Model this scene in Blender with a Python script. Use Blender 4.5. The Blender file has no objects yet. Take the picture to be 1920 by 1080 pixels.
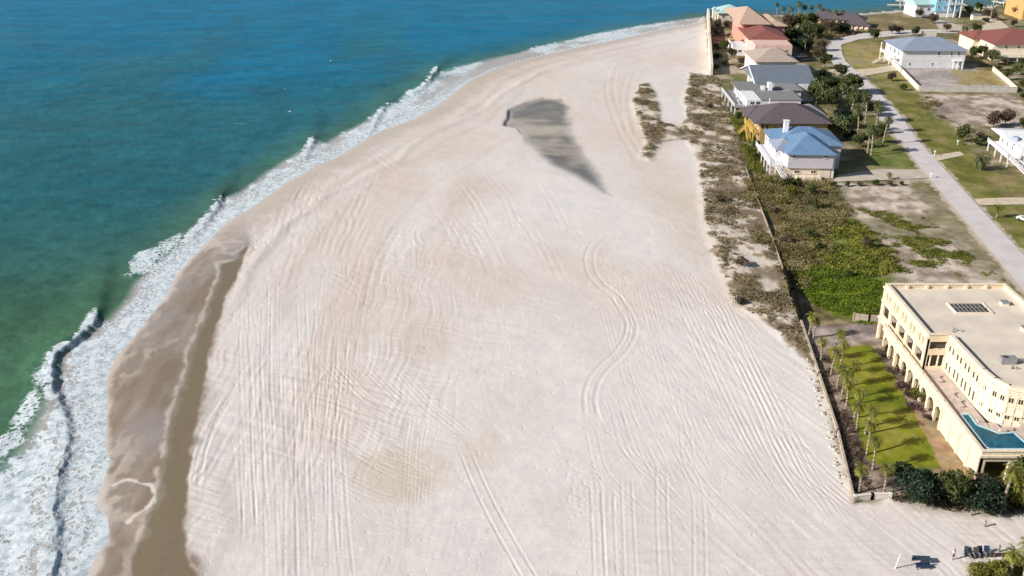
import bpy, math, random
import numpy as np
from mathutils import Vector

# ------------------------------------------------------------------ camera, sky, sun
sc = bpy.context.scene
COL = sc.collection
H = 85.0                       # drone height above the beach, metres
PITCH = math.atan(0.46)
FPX = 1824.0
cam_d = bpy.data.cameras.new("camera"); cam = bpy.data.objects.new("camera", cam_d); COL.objects.link(cam)
cam.location = (0, 0, H); cam.rotation_euler = (math.pi/2 - PITCH, 0, 0)
cam_d.sensor_width = 36; cam_d.lens = 36*FPX/1920; cam_d.clip_start = 1; cam_d.clip_end = 30000
sc.camera = cam
SUN_EL = math.radians(28); SH_AZ = math.radians(19)      # shadows fall towards SH_AZ (from +X)
w = bpy.data.worlds.new("World"); sc.world = w; w.use_nodes = True
nt = w.node_tree; bg = nt.nodes["Background"]
sky = nt.nodes.new("ShaderNodeTexSky"); sky.sky_type = 'NISHITA'; sky.sun_disc = False
sky.sun_elevation = SUN_EL
to_sun = Vector((-math.cos(SH_AZ)*math.cos(SUN_EL), -math.sin(SH_AZ)*math.cos(SUN_EL), math.sin(SUN_EL)))
sky.sun_rotation = math.atan2(to_sun.x, to_sun.y)
nt.links.new(sky.outputs[0], bg.inputs[0]); bg.inputs[1].default_value = 0.056
sd_ = bpy.data.lights.new("sun", 'SUN'); sd_.energy = 4.6; sd_.angle = math.radians(0.6); sd_.color = (1.0, 0.935, 0.86)
sun = bpy.data.objects.new("sun", sd_); COL.objects.link(sun)
sun.rotation_euler = to_sun.to_track_quat('Z', 'Y').to_euler()
sc.view_settings.view_transform = 'Standard'; sc.view_settings.look = 'None'
sc.view_settings.exposure = 0.55; sc.view_settings.gamma = 1
try: sc.cycles.max_bounces = 6
except Exception: pass

rnd = random.Random(7)
rng = np.random.default_rng(11)
CP, SP = math.cos(PITCH), math.sin(PITCH)

def at(x, y, z=0.0):
    """ground position seen at a point of the survey photograph"""
    a = (x-960)/FPX; b = (y-540)/FPX
    t = (z-H)/(-SP-b*CP)
    return a*t, (CP-b*SP)*t

# ------------------------------------------------------------------ numpy noise
def _hash(ix, iy, s):
    h = (ix.astype(np.int64)*374761393 + iy.astype(np.int64)*668265263 + s*1442695041) & 0xffffffff
    h = ((h ^ (h >> 13)) * 1274126177) & 0xffffffff
    h = ((h ^ (h >> 16)) * 2246822519) & 0xffffffff
    return ((h ^ (h >> 15)) & 0xffff)/65535.0
def vn(x, y, s=0):
    ix = np.floor(x); iy = np.floor(y); fx = x-ix; fy = y-iy
    fx = fx*fx*(3-2*fx); fy = fy*fy*(3-2*fy)
    a = _hash(ix, iy, s); b = _hash(ix+1, iy, s); c = _hash(ix, iy+1, s); d = _hash(ix+1, iy+1, s)
    return (a*(1-fx)+b*fx)*(1-fy)+(c*(1-fx)+d*fx)*fy
def fbm(x, y, sc_, s=0, o=4, rot=0.6):
    x = x/sc_; y = y/sc_; r = 0; a = .5; t = 0
    c, q = math.cos(rot), math.sin(rot)
    for i in range(o):
        r = r+a*vn(x, y, s+i*17); t += a; a *= .5
        x, y = (x*c-y*q)*2.03+3.1, (x*q+y*c)*2.03+7.7
    return r/t
def ss(a, b, x): 
    t = np.clip((x-a)/(b-a), 0, 1); return t*t*(3-2*t)
def polyw(pts, z=0.0): return np.array([at(px, py, z) for px, py in pts])
def seg_dist(X, Y, W, closed=True):
    d = np.full(X.shape, 1e9); n = len(W)
    for i in range(n if closed else n-1):
        ax, ay = W[i]; bx, by = W[(i+1) % n]; ex, ey = bx-ax, by-ay; L = ex*ex+ey*ey+1e-9
        t = np.clip(((X-ax)*ex+(Y-ay)*ey)/L, 0, 1)
        d = np.minimum(d, (X-ax-t*ex)**2+(Y-ay-t*ey)**2)
    return np.sqrt(d)
def inside(X, Y, W):
    r = np.zeros(X.shape, bool); n = len(W)
    for i in range(n):
        ax, ay = W[i]; bx, by = W[(i+1) % n]
        if ay == by: continue
        c = ((ay > Y) != (by > Y)) & (X < (bx-ax)*(Y-ay)/(by-ay)+ax)
        r ^= c
    return r
def sdist(X, Y, pts, z=0.0):
    W = polyw(pts, z); d = seg_dist(X, Y, W); return np.where(inside(X, Y, W), d, -d)
def mask(X, Y, pts, soft=1.0, wob=0.0, ws=5.0, seed=1):
    d = sdist(X, Y, pts)
    if wob: d = d+(fbm(X, Y, ws, seed, 4)-.5)*2*wob
    return ss(-soft, soft, d)

# ------------------------------------------------------------------ materials
def mat(name, col, rough=.7, var=0.0, scale=3.0, metal=0.0, spec=.5, bump=0.0, bscale=20.0, stripes=None, col2=None, trans=0.0, emit=None):
    m = bpy.data.materials.new(name); m.use_nodes = True; t = m.node_tree; p = t.nodes["Principled BSDF"]
    p.inputs["Roughness"].default_value = rough; p.inputs["Metallic"].default_value = metal
    p.inputs["Specular IOR Level"].default_value = spec
    p.inputs["Base Color"].default_value = (*col, 1)
    tc = t.nodes.new("ShaderNodeTexCoord")
    last = None
    if var or col2:
        n = t.nodes.new("ShaderNodeTexNoise"); n.inputs["Scale"].default_value = scale; n.inputs["Detail"].default_value = 5
        t.links.new(tc.outputs["Object"], n.inputs["Vector"])
        r = t.nodes.new("ShaderNodeValToRGB")
        c2 = col2 or tuple(min(1, c*(1+var)) for c in col); c1 = col if col2 else tuple(c*(1-var) for c in col)
        r.color_ramp.elements[0].position = .36; r.color_ramp.elements[0].color = (*c1, 1)
        r.color_ramp.elements[1].position = .64; r.color_ramp.elements[1].color = (*c2, 1)
        t.links.new(n.outputs["Fac"], r.inputs[0]); last = r.outputs[0]
        t.links.new(last, p.inputs["Base Color"])
    if bump:
        n2 = t.nodes.new("ShaderNodeTexNoise"); n2.inputs["Scale"].default_value = bscale; n2.inputs["Detail"].default_value = 4
        t.links.new(tc.outputs["Object"], n2.inputs["Vector"])
        hgt = n2.outputs["Fac"]
        b = t.nodes.new("ShaderNodeBump"); b.inputs["Strength"].default_value = bump; b.inputs["Distance"].default_value = .1
        t.links.new(hgt, b.inputs["Height"]); t.links.new(b.outputs[0], p.inputs["Normal"])
    if stripes:
        wv = t.nodes.new("ShaderNodeTexWave"); wv.bands_direction = stripes[0]; wv.inputs["Scale"].default_value = stripes[1]
        wv.inputs["Distortion"].default_value = 0.15; wv.inputs["Detail"].default_value = 0
        t.links.new(tc.outputs["Object"], wv.inputs["Vector"])
        b2 = t.nodes.new("ShaderNodeBump"); b2.inputs["Strength"].default_value = .6; b2.inputs["Distance"].default_value = .08
        t.links.new(wv.outputs["Fac"], b2.inputs["Height"]); t.links.new(b2.outputs[0], p.inputs["Normal"])
    return m

def leafmat(name, dark, light, scale=.9, extra=None):
    m = bpy.data.materials.new(name); m.use_nodes = True; t = m.node_tree; p = t.nodes["Principled BSDF"]
    p.inputs["Roughness"].default_value = .65; p.inputs["Specular IOR Level"].default_value = .25
    tc = t.nodes.new("ShaderNodeTexCoord"); oi = t.nodes.new("ShaderNodeObjectInfo")
    n = t.nodes.new("ShaderNodeTexNoise"); n.inputs["Scale"].default_value = scale; n.inputs["Detail"].default_value = 6
    t.links.new(tc.outputs["Object"], n.inputs["Vector"])
    r = t.nodes.new("ShaderNodeValToRGB"); r.color_ramp.elements[0].position = .33; r.color_ramp.elements[1].position = .68
    r.color_ramp.elements[0].color = (*dark, 1); r.color_ramp.elements[1].color = (*light, 1)
    if extra:
        e = r.color_ramp.elements.new(.52); e.color = (*extra, 1)
    t.links.new(n.outputs["Fac"], r.inputs[0])
    hs = t.nodes.new("ShaderNodeHueSaturation"); t.links.new(r.outputs[0], hs.inputs["Color"])
    mr = t.nodes.new("ShaderNodeMapRange"); mr.inputs[3].default_value = .8; mr.inputs[4].default_value = 1.25
    t.links.new(oi.outputs["Random"], mr.inputs[0]); t.links.new(mr.outputs[0], hs.inputs["Value"])
    t.links.new(hs.outputs[0], p.inputs["Base Color"])
    tr = t.nodes.new("ShaderNodeBsdfTranslucent"); t.links.new(hs.outputs[0], tr.inputs[0])
    mx = t.nodes.new("ShaderNodeMixShader"); mx.inputs[0].default_value = .22
    out = t.nodes["Material Output"]
    t.links.new(p.outputs[0], mx.inputs[1]); t.links.new(tr.outputs[0], mx.inputs[2]); t.links.new(mx.outputs[0], out.inputs[0])
    return m

M = dict(
 white=mat("white_paint", (.74,.74,.76), .5, .05, 1.2),
 lav=mat("pale_siding", (.60,.57,.62), .7, .05, .8, stripes=('Z', 2.2)),
 whitewall=mat("white_stucco", (.70,.70,.72), .8, .06, .6, stripes=('Z', 1.6)),
 cream=mat("cream_stucco", (.72,.60,.43), .85, .07, .5, bump=.3, bscale=6),
 cream2=mat("pale_stucco", (.70,.61,.49), .85, .06, .7, bump=.3, bscale=6),
 stone=mat("carved_stone_trim", (.72,.62,.46), .8, .10, 2.0),
 roofmem=mat("roof_membrane", (.64,.56,.465), .9, .09, .25, bump=.2, bscale=3),
 slab=mat("terrace_paving", (.50,.42,.36), .85, .14, .8),
 glass=mat("window_glass", (.02,.025,.03), .12, spec=.8),
 dark=mat("dark_recess", (.06,.05,.045), .7, .2, 1),
 curtain=mat("curtained_window", (.20,.17,.13), .4, .25, 2),
 bluemetal=mat("blue_metal_roof", (.155,.27,.43), .42, .08, .5, metal=.15, stripes=('X', 1.8)),
 palemetal=mat("pale_blue_metal_roof", (.29,.34,.43), .45, .05, .3, metal=.15, stripes=('X', 1.3)),
 brownsh=mat("brown_shingle", (.098,.080,.092), .85, .16, 1.5, bump=.5, bscale=8),
 greysh=mat("grey_shingle", (.20,.20,.205), .85, .12, 1.5, bump=.5, bscale=8),
 slatesh=mat("slate_shingle", (.13,.16,.20), .8, .12, 1.0, bump=.5, bscale=8),
 beigesh=mat("beige_tile", (.42,.34,.285), .8, .10, 1.0, stripes=('X', 2.2)),
 redtile=mat("red_tile", (.245,.085,.066), .7, .18, 1.4, stripes=('X', 2.2)),
 pinkst=mat("pink_stucco", (.56,.27,.20), .85, .06, .6),
 pinkpale=mat("pale_pink_stucco", (.62,.43,.37), .85, .06, .6),
 salmon=mat("salmon_tile", (.50,.36,.27), .75, .1, 1.2, stripes=('X', 2.2)),
 tealroof=mat("pale_teal_metal_roof", (.38,.56,.56), .5, .06, .5),
 yellow=mat("ochre_siding", (.43,.31,.13), .8, .08, .7, stripes=('Z', 2.2)),
 orange=mat("orange_stucco", (.62,.33,.13), .8, .08, .7),
 skyblue=mat("light_blue_siding", (.25,.56,.78), .7, .08, .7, stripes=('Z', 2)),
 timber=mat("weathered_timber", (.30,.25,.19), .85, .2, 3),
 paletimber=mat("pale_timber", (.62,.57,.46), .8, .12, 3),
 goldtimber=mat("golden_timber", (.58,.40,.11), .8, .15, 3),
 blackfence=mat("dark_stained_fence", (.008,.007,.006), .9, .3, 3, spec=.05),
 weather=mat("weathered_wall_render", (.40,.34,.27), .9, .22, 1.2, bump=.4),
 whiterender=mat("white_wall_render", (.66,.62,.55), .85, .08, .5, bump=.2),  # one even warm white for rendered walls
 concrete=mat("concrete", (.50,.47,.44), .85, .10, .5, bump=.25, bscale=5),
 acgrey=mat("air_unit_metal", (.33,.33,.33), .5, .1, 3, metal=.3),
 bark=mat("palm_bark", (.30,.25,.18), .9, .25, 3, bump=.6),
 bark2=mat("tree_bark", (.16,.125,.09), .9, .25, 3, bump=.6),
 navy=mat("navy_canvas", (.018,.04,.085), .6, .15, 2),
 slatecanvas=mat("slate_canvas", (.035,.06,.085), .6, .15, 2),
 rubber=mat("tyre_rubber", (.02,.02,.02), .8),
 carwhite=mat("white_car_paint", (.72,.73,.74), .25, spec=.6),
 carblue=mat("blue_car_paint", (.05,.12,.28), .25, spec=.6),
 skin=mat("skin", (.45,.28,.20), .6), hair=mat("brown_hair", (.06,.04,.03), .7),
 wshirt=mat("white_cotton", (.75,.74,.72), .8), dshort=mat("grey_shorts", (.10,.10,.11), .8),
 rock=mat("pale_rubble_stone", (.48,.44,.38), .9, .2, 2, bump=.5),
 pool=mat("pool_lining_water", (.002,.095,.155), .1, spec=.12, var=.25, scale=.35),
 palm=leafmat("palm_frond", (.075,.085,.012), (.25,.25,.055), 1.2),
 palmb=leafmat("grey_green_palm_frond", (.05,.065,.02), (.17,.185,.075), 1.2),
 oak=leafmat("dark_oak_leaves", (.010,.022,.012), (.040,.070,.035), .9),
 bush=leafmat("green_leaves", (.025,.042,.010), (.105,.125,.035), .9),
 ybush=leafmat("yellow_green_leaves", (.07,.08,.012), (.24,.23,.05), 1.0),
 brush=leafmat("brown_brush", (.05,.037,.022), (.16,.12,.075), .8),
 redbrush=leafmat("purple_brown_brush", (.055,.033,.033), (.15,.10,.09), .9),
 dune=leafmat("dune_scrub_leaves", (.11,.085,.045), (.30,.235,.14), .25, (.19,.16,.08)),
 thick=leafmat("dry_thicket_leaves", (.11,.09,.035), (.34,.28,.15), .16, (.21,.18,.07)),
 vine=leafmat("bright_green_vine", (.07,.10,.010), (.20,.25,.022), .35, (.12,.18,.012)),
 olive=leafmat("olive_green_thicket", (.07,.09,.010), (.25,.25,.045), .3),
)

# ------------------------------------------------------------------ mesh helpers
class MB:
    def __init__(s): s.v = []; s.f = []
    def add(s, vs, fs):
        o = len(s.v); s.v += [tuple(v) for v in vs]; s.f += [tuple(i+o for i in f) for f in fs]; return s
    def box(s, x0, x1, y0, y1, z0, z1):
        return s.add([(x0,y0,z0),(x1,y0,z0),(x1,y1,z0),(x0,y1,z0),(x0,y0,z1),(x1,y0,z1),(x1,y1,z1),(x0,y1,z1)],
                     [(0,3,2,1),(4,5,6,7),(0,1,5,4),(1,2,6,5),(2,3,7,6),(3,0,4,7)])
    def prism(s, poly, z0, z1):
        n = len(poly)
        return s.add([(x,y,z0) for x,y in poly]+[(x,y,z1) for x,y in poly],
                     [tuple(range(n))[::-1], tuple(range(n,2*n))]+[(i,(i+1)%n,n+(i+1)%n,n+i) for i in range(n)])
    def beam(s, a, b, t, h):
        """box from a to b (3D), width t, height h above the line"""
        a = Vector(a); b = Vector(b); d = (b-a); n = Vector((-d.y, d.x, 0)); 
        n = n.normalized()*t/2 if n.length > 1e-6 else Vector((t/2,0,0)); u = Vector((0,0,h))
        return s.add([a-n,b-n,b+n,a+n,a-n+u,b-n+u,b+n+u,a+n+u],[(0,3,2,1),(4,5,6,7),(0,1,5,4),(1,2,6,5),(2,3,7,6),(3,0,4,7)])
    def tube(s, a, b, r0, r1, n=7):
        a = Vector(a); b = Vector(b); d = (b-a).normalized(); u = d.cross(Vector((0,1,.01)) if abs(d.y) < .9 else Vector((1,0,0))).normalized(); v = d.cross(u)
        vs = [];
        for p, r in ((a,r0),(b,r1)):
            for i in range(n):
                t = 2*math.pi*i/n; vs.append(p+(u*math.cos(t)+v*math.sin(t))*r)
        return s.add(vs, [(i,(i+1)%n,n+(i+1)%n,n+i) for i in range(n)]+[tuple(range(n))[::-1], tuple(range(n,2*n))])
    def mesh(s, name, m, smooth=False):
        me = bpy.data.meshes.new(name); me.from_pydata(s.v, [], s.f); me.update()
        if m: me.materials.append(m)
        if smooth: me.polygons.foreach_set("use_smooth", [True]*len(me.polygons))
        return me
    def build(s, name, m, parent=None, label=None, smooth=False):
        o = bpy.data.objects.new(name, s.mesh(name, m, smooth)); COL.objects.link(o)
        if parent: o.parent = parent
        if label: o["label"] = label
        return o
def tag(o, label=None, cat=None, group=None, kind=None):
    if label: o["label"] = label
    if cat: o["category"] = cat
    if group: o["group"] = group
    if kind: o["kind"] = kind
    return o
def thing(name, label, cat, loc, rz=0.0, group=None):
    o = bpy.data.objects.new(name, None); COL.objects.link(o); o.empty_display_size = .5
    o.location = loc; o.rotation_euler = (0, 0, rz); return tag(o, label, cat, group)
def copy_tree(o, parent=None):
    c = o.copy(); COL.objects.link(c); c.parent = parent
    for ch in [x for x in o.children]: copy_tree(ch, c)
    return c
KIDS = {}
ORD = ['first','second','third','fourth','fifth','sixth','seventh','eighth','ninth','tenth','eleventh','twelfth','thirteenth','fourteenth','fifteenth']

# ------------------------------------------------------------------ terrain grid
def axis(fine0, fine1, step, lo, hi, grow=1.28):
    a = list(np.arange(fine0, fine1+.1, step)); s = step; x = fine0; L = []
    while x > lo: s *= grow; x -= s; L.append(max(x, lo))
    s = step; x = a[-1]; R = []
    while x < hi: s *= grow; x += s; R.append(min(x, hi))
    return np.array(L[::-1]+a+R)
def grid_xy(us, vs, z=0.0):
    U, V = np.meshgrid(us, vs)
    a = (U-960)/FPX; b = (V-540)/FPX; t = (z-H)/(-SP-b*CP)
    return U, V, a*t, (CP-b*SP)*t
def grid_mesh(name, X, Y, Z, attrs, keep=None, m=None):
    nv, nu = X.shape
    me = bpy.data.meshes.new(name)
    co = np.stack([X, Y, Z], -1).reshape(-1, 3)
    idx = np.arange(nv*nu).reshape(nv, nu)
    q = np.stack([idx[:-1,:-1], idx[1:,:-1], idx[1:,1:], idx[:-1,1:]], -1).reshape(-1, 4)
    if keep is not None:
        k = keep[:-1,:-1] | keep[1:,:-1] | keep[1:,1:] | keep[:-1,1:]
        q = q[k.reshape(-1)]
        used = np.zeros(nv*nu, bool); used[q.reshape(-1)] = True
        remap = np.cumsum(used)-1; q = remap[q]; co = co[used]
        attrs = {k_: (v.reshape(-1, v.shape[-1])[used] if v.ndim == 3 else v.reshape(-1)[used]) for k_, v in attrs.items()}
    me.vertices.add(len(co)); me.vertices.foreach_set("co", co.astype(np.float32).reshape(-1))
    me.loops.add(q.size); me.loops.foreach_set("vertex_index", q.reshape(-1).astype(np.int32))
    me.polygons.add(len(q)); me.polygons.foreach_set("loop_start", (np.arange(len(q))*4).astype(np.int32))
    me.polygons.foreach_set("use_smooth", np.ones(len(q), bool))
    me.update(calc_edges=True); me.validate()
    for k_, v in attrs.items():
        if v.shape[-1] in (3, 4) and v.ndim >= 2:
            c = np.ones((len(co), 4), np.float32); c[:, :3] = v.reshape(len(co), -1)[:, :3]
            a = me.attributes.new(k_, 'FLOAT_COLOR', 'POINT'); a.data.foreach_set("color", c.reshape(-1))
        else:
            a = me.attributes.new(k_, 'FLOAT', 'POINT'); a.data.foreach_set("value", v.reshape(-1).astype(np.float32))
    if m: me.materials.append(m)
    o = bpy.data.objects.new(name, me); COL.objects.link(o); return o

us = axis(-60, 1980, 1.8, -3600, 5200, 1.3)
vs = axis(-14, 1096, 1.8, -288, 3400, 1.25)
U, V, X, Y = grid_xy(us, vs)

SWASH = [(120,1200),(165,1080),(183,1035),(206,1010),(208,985),(203,962),(184,945),(186,920),(200,885),(211,858),(199,830),(203,780),(203,740),(202,702),(222,662),(252,628),(280,592),(308,560),(328,518),(358,482),(398,442),(428,412),(470,388),(520,352),(590,310),(640,288),(700,250),(780,220),(832,188),(880,150),(930,126),(980,111),(1060,92),(1170,70),(1240,54),(1310,41)]
FAR = [(1322,30),(1400,27),(1480,27),(1560,30),(1640,22),(1700,17),(1722,4),(1760,-6),(1800,3),(1822,14),(1870,9),(1895,-6),(1960,-30),(2400,-45),(5400,200),(5400,3600),(-400,3600),(-100,1800)]
LAND = SWASH+FAR
landd = sdist(X, Y, LAND)
wob = (fbm(X, Y, 6, 5, 4)-.5)*1.0
coast = landd+wob*ss(0, 2, np.abs(landd)+.4)*.6

# colour of the land -------------------------------------------------------
def C(*a): return np.array(a)
sandA = C(.665,.61,.57); sandB = C(.635,.54,.475); sandC = C(.69,.66,.63); sandD = C(.58,.485,.385)
def mixc(c, d, t): return c*(1-t[..., None])+d*t[..., None]
n1 = fbm(X, Y, 38, 21, 4); n2 = fbm(X, Y*.5, 18, 31, 5); n3 = fbm(X, Y, 3.0, 41, 4); n4 = fbm(X, Y, .8, 43, 3)
col = np.ones(X.shape+(3,))*sandA
col = mixc(col, sandB, ss(.42,.72, n1)*.75)
col = mixc(col, sandC, ss(.44,.66, n2)*.75)
def blob(cx, cy, rx, ry, seed=3):
    bx, by = at(cx, cy); ex = abs(at(cx+rx, cy)[0]-bx); ey = abs(at(cx, cy-ry)[1]-at(cx, cy+ry)[1])/2
    r = np.sqrt(((X-bx)/ex)**2+((Y-by)/ey)**2)+(fbm(X, Y, max(ex, ey)*.5, seed, 4)-.5)*.9
    return 1-ss(.45, 1.15, r)
for b_, c_, k_ in (((640,620,60,190,1),sandB,.75),((850,440,70,90,31),sandB,.5),((600,470,60,120,32),sandB,.5),((960,760,90,60,33),sandB,.35),((730,560,60,80,34),sandD,.3),((690,420,50,160,2),sandB,.5),((745,890,110,70,3),sandD,.62),((790,640,70,60,4),sandD,.4),
                   ((870,370,45,50,5),sandD,.45),((560,360,110,60,6),sandB,.4),((900,845,50,40,7),sandD,.4),((1000,70,260,40,8),sandB,.65),
                   ((820,260,130,45,9),sandD,.35),((1180,190,60,60,10),sandD,.3),((1240,340,70,110,11),sandD,.45),((1070,470,90,70,12),sandB,.25),
                   ((660,760,70,90,13),sandB,.45),((470,820,50,150,14),sandB,.3),((1330,480,50,150,15),sandD,.25),((990,170,230,60,16),sandD,.3),
                   ((1350,700,190,200,17),sandC,.6),((560,600,50,150,18),sandC,.5),((1000,620,100,60,19),sandC,.5),((1000,420,170,60,20),sandC,.6)):
    col = mixc(col, c_, blob(*b_)*k_*.95)
# streaks that follow the old strand lines
strand = fbm(landd*.9+n1*6, landd*.15+n2*1.5, 2.2, 77, 3)
col *= (1-.10*ss(.52,.75, strand)*ss(70, 20, landd)*ss(3, 10, landd))[..., None]
col *= (.955+.09*n3)[..., None]
rough = np.full(X.shape, .92)
# wet beach and the runnel
WET = [(60,1220),(120,1200),(165,1080),(206,1010),(184,945),(211,858),(199,830),(203,702),(252,628),(308,560),(358,482),(428,412),(465,398),(466,455),(452,505),(424,555),(408,605),(392,660),(383,720),(371,775),(360,830),(356,900),(350,940),(345,990),(352,1040),(385,1085),(420,1200)]
RUN = [(466,455),(452,505),(424,555),(408,605),(392,660),(383,720),(371,775),(360,830),(356,900),(350,940),(345,990),(350,1040),(368,1080),(420,1200),(215,1200),(245,1080),(262,1012),(276,970),(296,930),(301,880),(312,835),(318,790),(331,750),(345,718),(356,660),(381,600),(396,556),(413,512),(411,498),(440,488)]
wet = mask(X, Y, WET, 1.0, 1.4, 4, 51)*(1-.55*ss(195, 232, Y+(n3-.5)*20)*(1-mask(X, Y, RUN, .6)))
wband = ss(13, 3, landd+(n3-.5)*5)*ss(60, 0, landd)*ss(-4,1,landd)
wetn = fbm(X*1.8, Y*.42, 3.2, 61, 6)*.7+.3*fbm(X, Y*.5, 12, 62, 4)
wc = C(.275,.222,.175)*np.ones(X.shape+(3,)); wc = mixc(wc, C(.37,.31,.27), ss(.44,.70, wetn)*.75); wc = mixc(wc, C(.235,.175,.125), ss(.46,.3, wetn)*.7)
wc = mixc(wc, C(.31,.28,.26), ss(.45,.66, fbm(X,Y*.4,9,64,3))*.6)
wc = mixc(wc, C(.62,.54,.46), ss(.50,.80, 1-np.abs(fbm(X,Y*.6,4,66,4)-.5)*4.2)*.5*ss(.40,.75,fbm(X,Y,10,68,3)))
col = mixc(col, wc, wet)
col = mixc(col, C(.44,.385,.335)*np.ones(X.shape+(3,)), (wband*(1-wet))*.75)
run_d = sdist(X, Y, RUN)+(fbm(X, Y, 2.5, 71, 4)-.5)*1.2
run = ss(-.4,.4, run_d)
rc = mixc(C(.205,.175,.105)*np.ones(X.shape+(3,)), C(.225,.175,.115), fbm(X, Y*.4, 5, 73, 4))
col = mixc(col, rc, run)
# pale sand lip on the seaward side of the runnel
RL = polyw([(262,1012),(276,970),(296,930),(301,880),(312,835),(318,790),(331,750),(345,718),(356,660),(381,600),(396,556),(413,512),(405,492),(440,488),(478,468)])
lip = ss(1.1,.25, seg_dist(X, Y, RL, False)+(fbm(X, Y, 2.0, 75, 4)-.5)*1.7)*(1-run*.8)
col = mixc(col, C(.56,.49,.42)*np.ones(X.shape+(3,)), lip*.8)
LP = polyw([(212,905),(225,900),(240,895),(262,905),(282,908),(291,925),(285,942),(270,955),(250,965),(240,975)])
lp2 = ss(.55,.1, seg_dist(X, Y, LP, False)+(fbm(X, Y, 1.2, 76, 3)-.5)*.9)*wet
col = mixc(col, C(.72,.66,.60)*np.ones(X.shape+(3,)), lp2*.8)
rough = rough*(1-wet)+(.50-.2*wetn)*wet; rough = rough*(1-run)+.16*run; rough = np.where(wband > .3, np.minimum(rough, .7), rough)
# tide pool hollow
HOL = [(938,236),(950,222),(952,206),(985,192),(1020,182),(1058,184),(1070,205),(1066,240),(1085,272),(1105,300),(1128,335),(1148,368),(1128,362),(1085,335),(1040,313),(1008,290),(985,266),(980,250),(965,240)]
hd = sdist(X, Y, HOL)+(fbm(X, Y, 9, 81, 5)-.5)*(2.2+3.6*ss(275,300,Y))*ss(0,14,seg_dist(X,Y,polyw([(948,224),(951,207),(985,191),(1022,181)]),False))-.2
hol = ss(-.8, .8, hd)
hcol = mixc(C(.19,.172,.14)*np.ones(X.shape+(3,)), C(.34,.295,.235), ss(.40,.66, fbm(X, Y*.55, 17, 83, 4)))
hcol = mixc(hcol, C(.46,.40,.33), ss(.56,.70, fbm(X*.35+Y*.1, Y*.9, 8, 88, 4))*.7)
hcol = mixc(hcol, C(.12,.11,.09), ss(.5,.72, fbm(X*.6+Y*.5, Y*.8-X*.3, 10, 84, 4))*.8)
bx, by = at(1010, 243); hcol = mixc(hcol, C(.50,.43,.35), ss(1.2, .3, np.sqrt(((X-bx)/16)**2+((Y-by)/8)**2)+(n3-.5)*.5)*.9)
hcol = mixc(hcol, C(.145,.15,.135), blob(1090, 335, 45, 22, 85)*.6+blob(1000,205,45,14,86)*.5)
col = mixc(col, hcol, ss(-1.8, 3.2, hd)*.96)
rough = rough*(1-hol)+.26*hol

# residential side ---------------------------------------------------------
RES = [(1322,30),(1332,140),(1312,146),(1345,160),(1365,200),(1375,232),(1396,300),(1440,432),(1470,515),(1500,605),(1535,705),(1570,810),(1601,940),(1666,936),(1690,943),(1780,950),(1940,960),(2400,980),(5400,1200),(5400,200),(2400,-45),(1960,-30),(1895,-6),(1870,9),(1822,14),(1800,3),(1760,-6),(1722,4),(1700,22),(1640,28),(1560,36),(1480,30),(1400,27)]
res = mask(X, Y, RES, .8, 1.4, 5, 91)
gn = fbm(X, Y, 7, 93, 5); gn2 = fbm(X, Y, 1.6, 94, 4); gn3 = fbm(X, Y, 22, 95, 3)
def tone(a, b, c, s=5, seed=1, lo=.36, hi=.64):
    f = fbm(X, Y, s, seed, 5)
    r = mixc(C(*a)*np.ones(X.shape+(3,)), C(*b), ss(lo, .5, f)); return mixc(r, C(*c), ss(.5, hi, f))
yard = tone((.13,.115,.04),(.20,.165,.085),(.36,.30,.215), 6, 97)
yard = mixc(yard, C(.12,.13,.03), ss(.45,.6, gn3)*.5)
col = mixc(col, yard, res)
grassv = tone((.115,.12,.02),(.165,.16,.035),(.24,.205,.085), 5, 99, .3, .72)
gold = tone((.26,.19,.055),(.34,.27,.09),(.28,.24,.12), 6, 101)
dirt = tone((.25,.20,.145),(.41,.335,.27),(.54,.46,.385), 3.2, 103, .34, .62)
sage = tone((.12,.115,.05),(.17,.155,.07),(.24,.205,.12), 3, 105)
scrub_ground = tone((.21,.165,.11),(.38,.31,.23),(.61,.54,.46), 4.5, 107, .38, .54)
mulch = tone((.155,.115,.085),(.25,.19,.145),(.33,.265,.21), 2.2, 109)
clay = tone((.30,.19,.10),(.36,.235,.12),(.34,.26,.14), 3, 111)
lawn = tone((.125,.155,.008),(.175,.185,.008),(.22,.21,.03), 3.5, 113, .32, .68)
green = tone((.08,.13,.010),(.14,.19,.015),(.22,.20,.08), 4, 115)
thk = tone((.11,.085,.035),(.17,.135,.06),(.27,.22,.13), 3.5, 117)
def zone(pts, c, soft=.8, wob_=1.2, ws=4, seed=1, k=1.0):
    global col, rough
    mk = mask(X, Y, pts, soft, wob_, ws, seed)*k; col = mixc(col, c, mk)
DUNE = [(1296,138),(1345,146),(1376,232),(1398,300),(1440,430),(1500,605),(1530,690),(1490,655),(1440,605),(1405,590),(1375,565),(1352,505),(1328,440),(1319,385),(1312,310),(1290,262),(1240,268),(1216,302),(1204,292),(1212,262),(1196,225),(1188,190),(1200,160),(1216,156),(1232,190),(1240,232),(1275,238),(1290,222),(1284,185)]
zone(DUNE, scrub_ground, .8, 2.2, 4, 121)
VERGE = [(1565,75),(1665,70),(1668,110),(1724,172),(1800,250),(1850,320),(1940,340),(1960,470),(1915,470),(1820,371),(1722,264),(1690,216),(1640,150),(1600,115)]
zone(VERGE, grassv, .8, 1.0, 4, 122)
zone([(1585,80),(1660,85),(1668,118),(1700,150),(1640,140),(1590,122)], gold, 2, 3, 6, 123, .85)
zone([(1725,176),(1905,178),(1960,240),(1880,240),(1830,236),(1800,246),(1760,215)], dirt, 1.5, 3, 6, 124)
zone([(1740,190),(1830,182),(1800,235),(1770,225)], tone((.19,.15,.14),(.28,.21,.18),(.33,.26,.22),6,140), 2, 3, 6, 125, .7)
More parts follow.
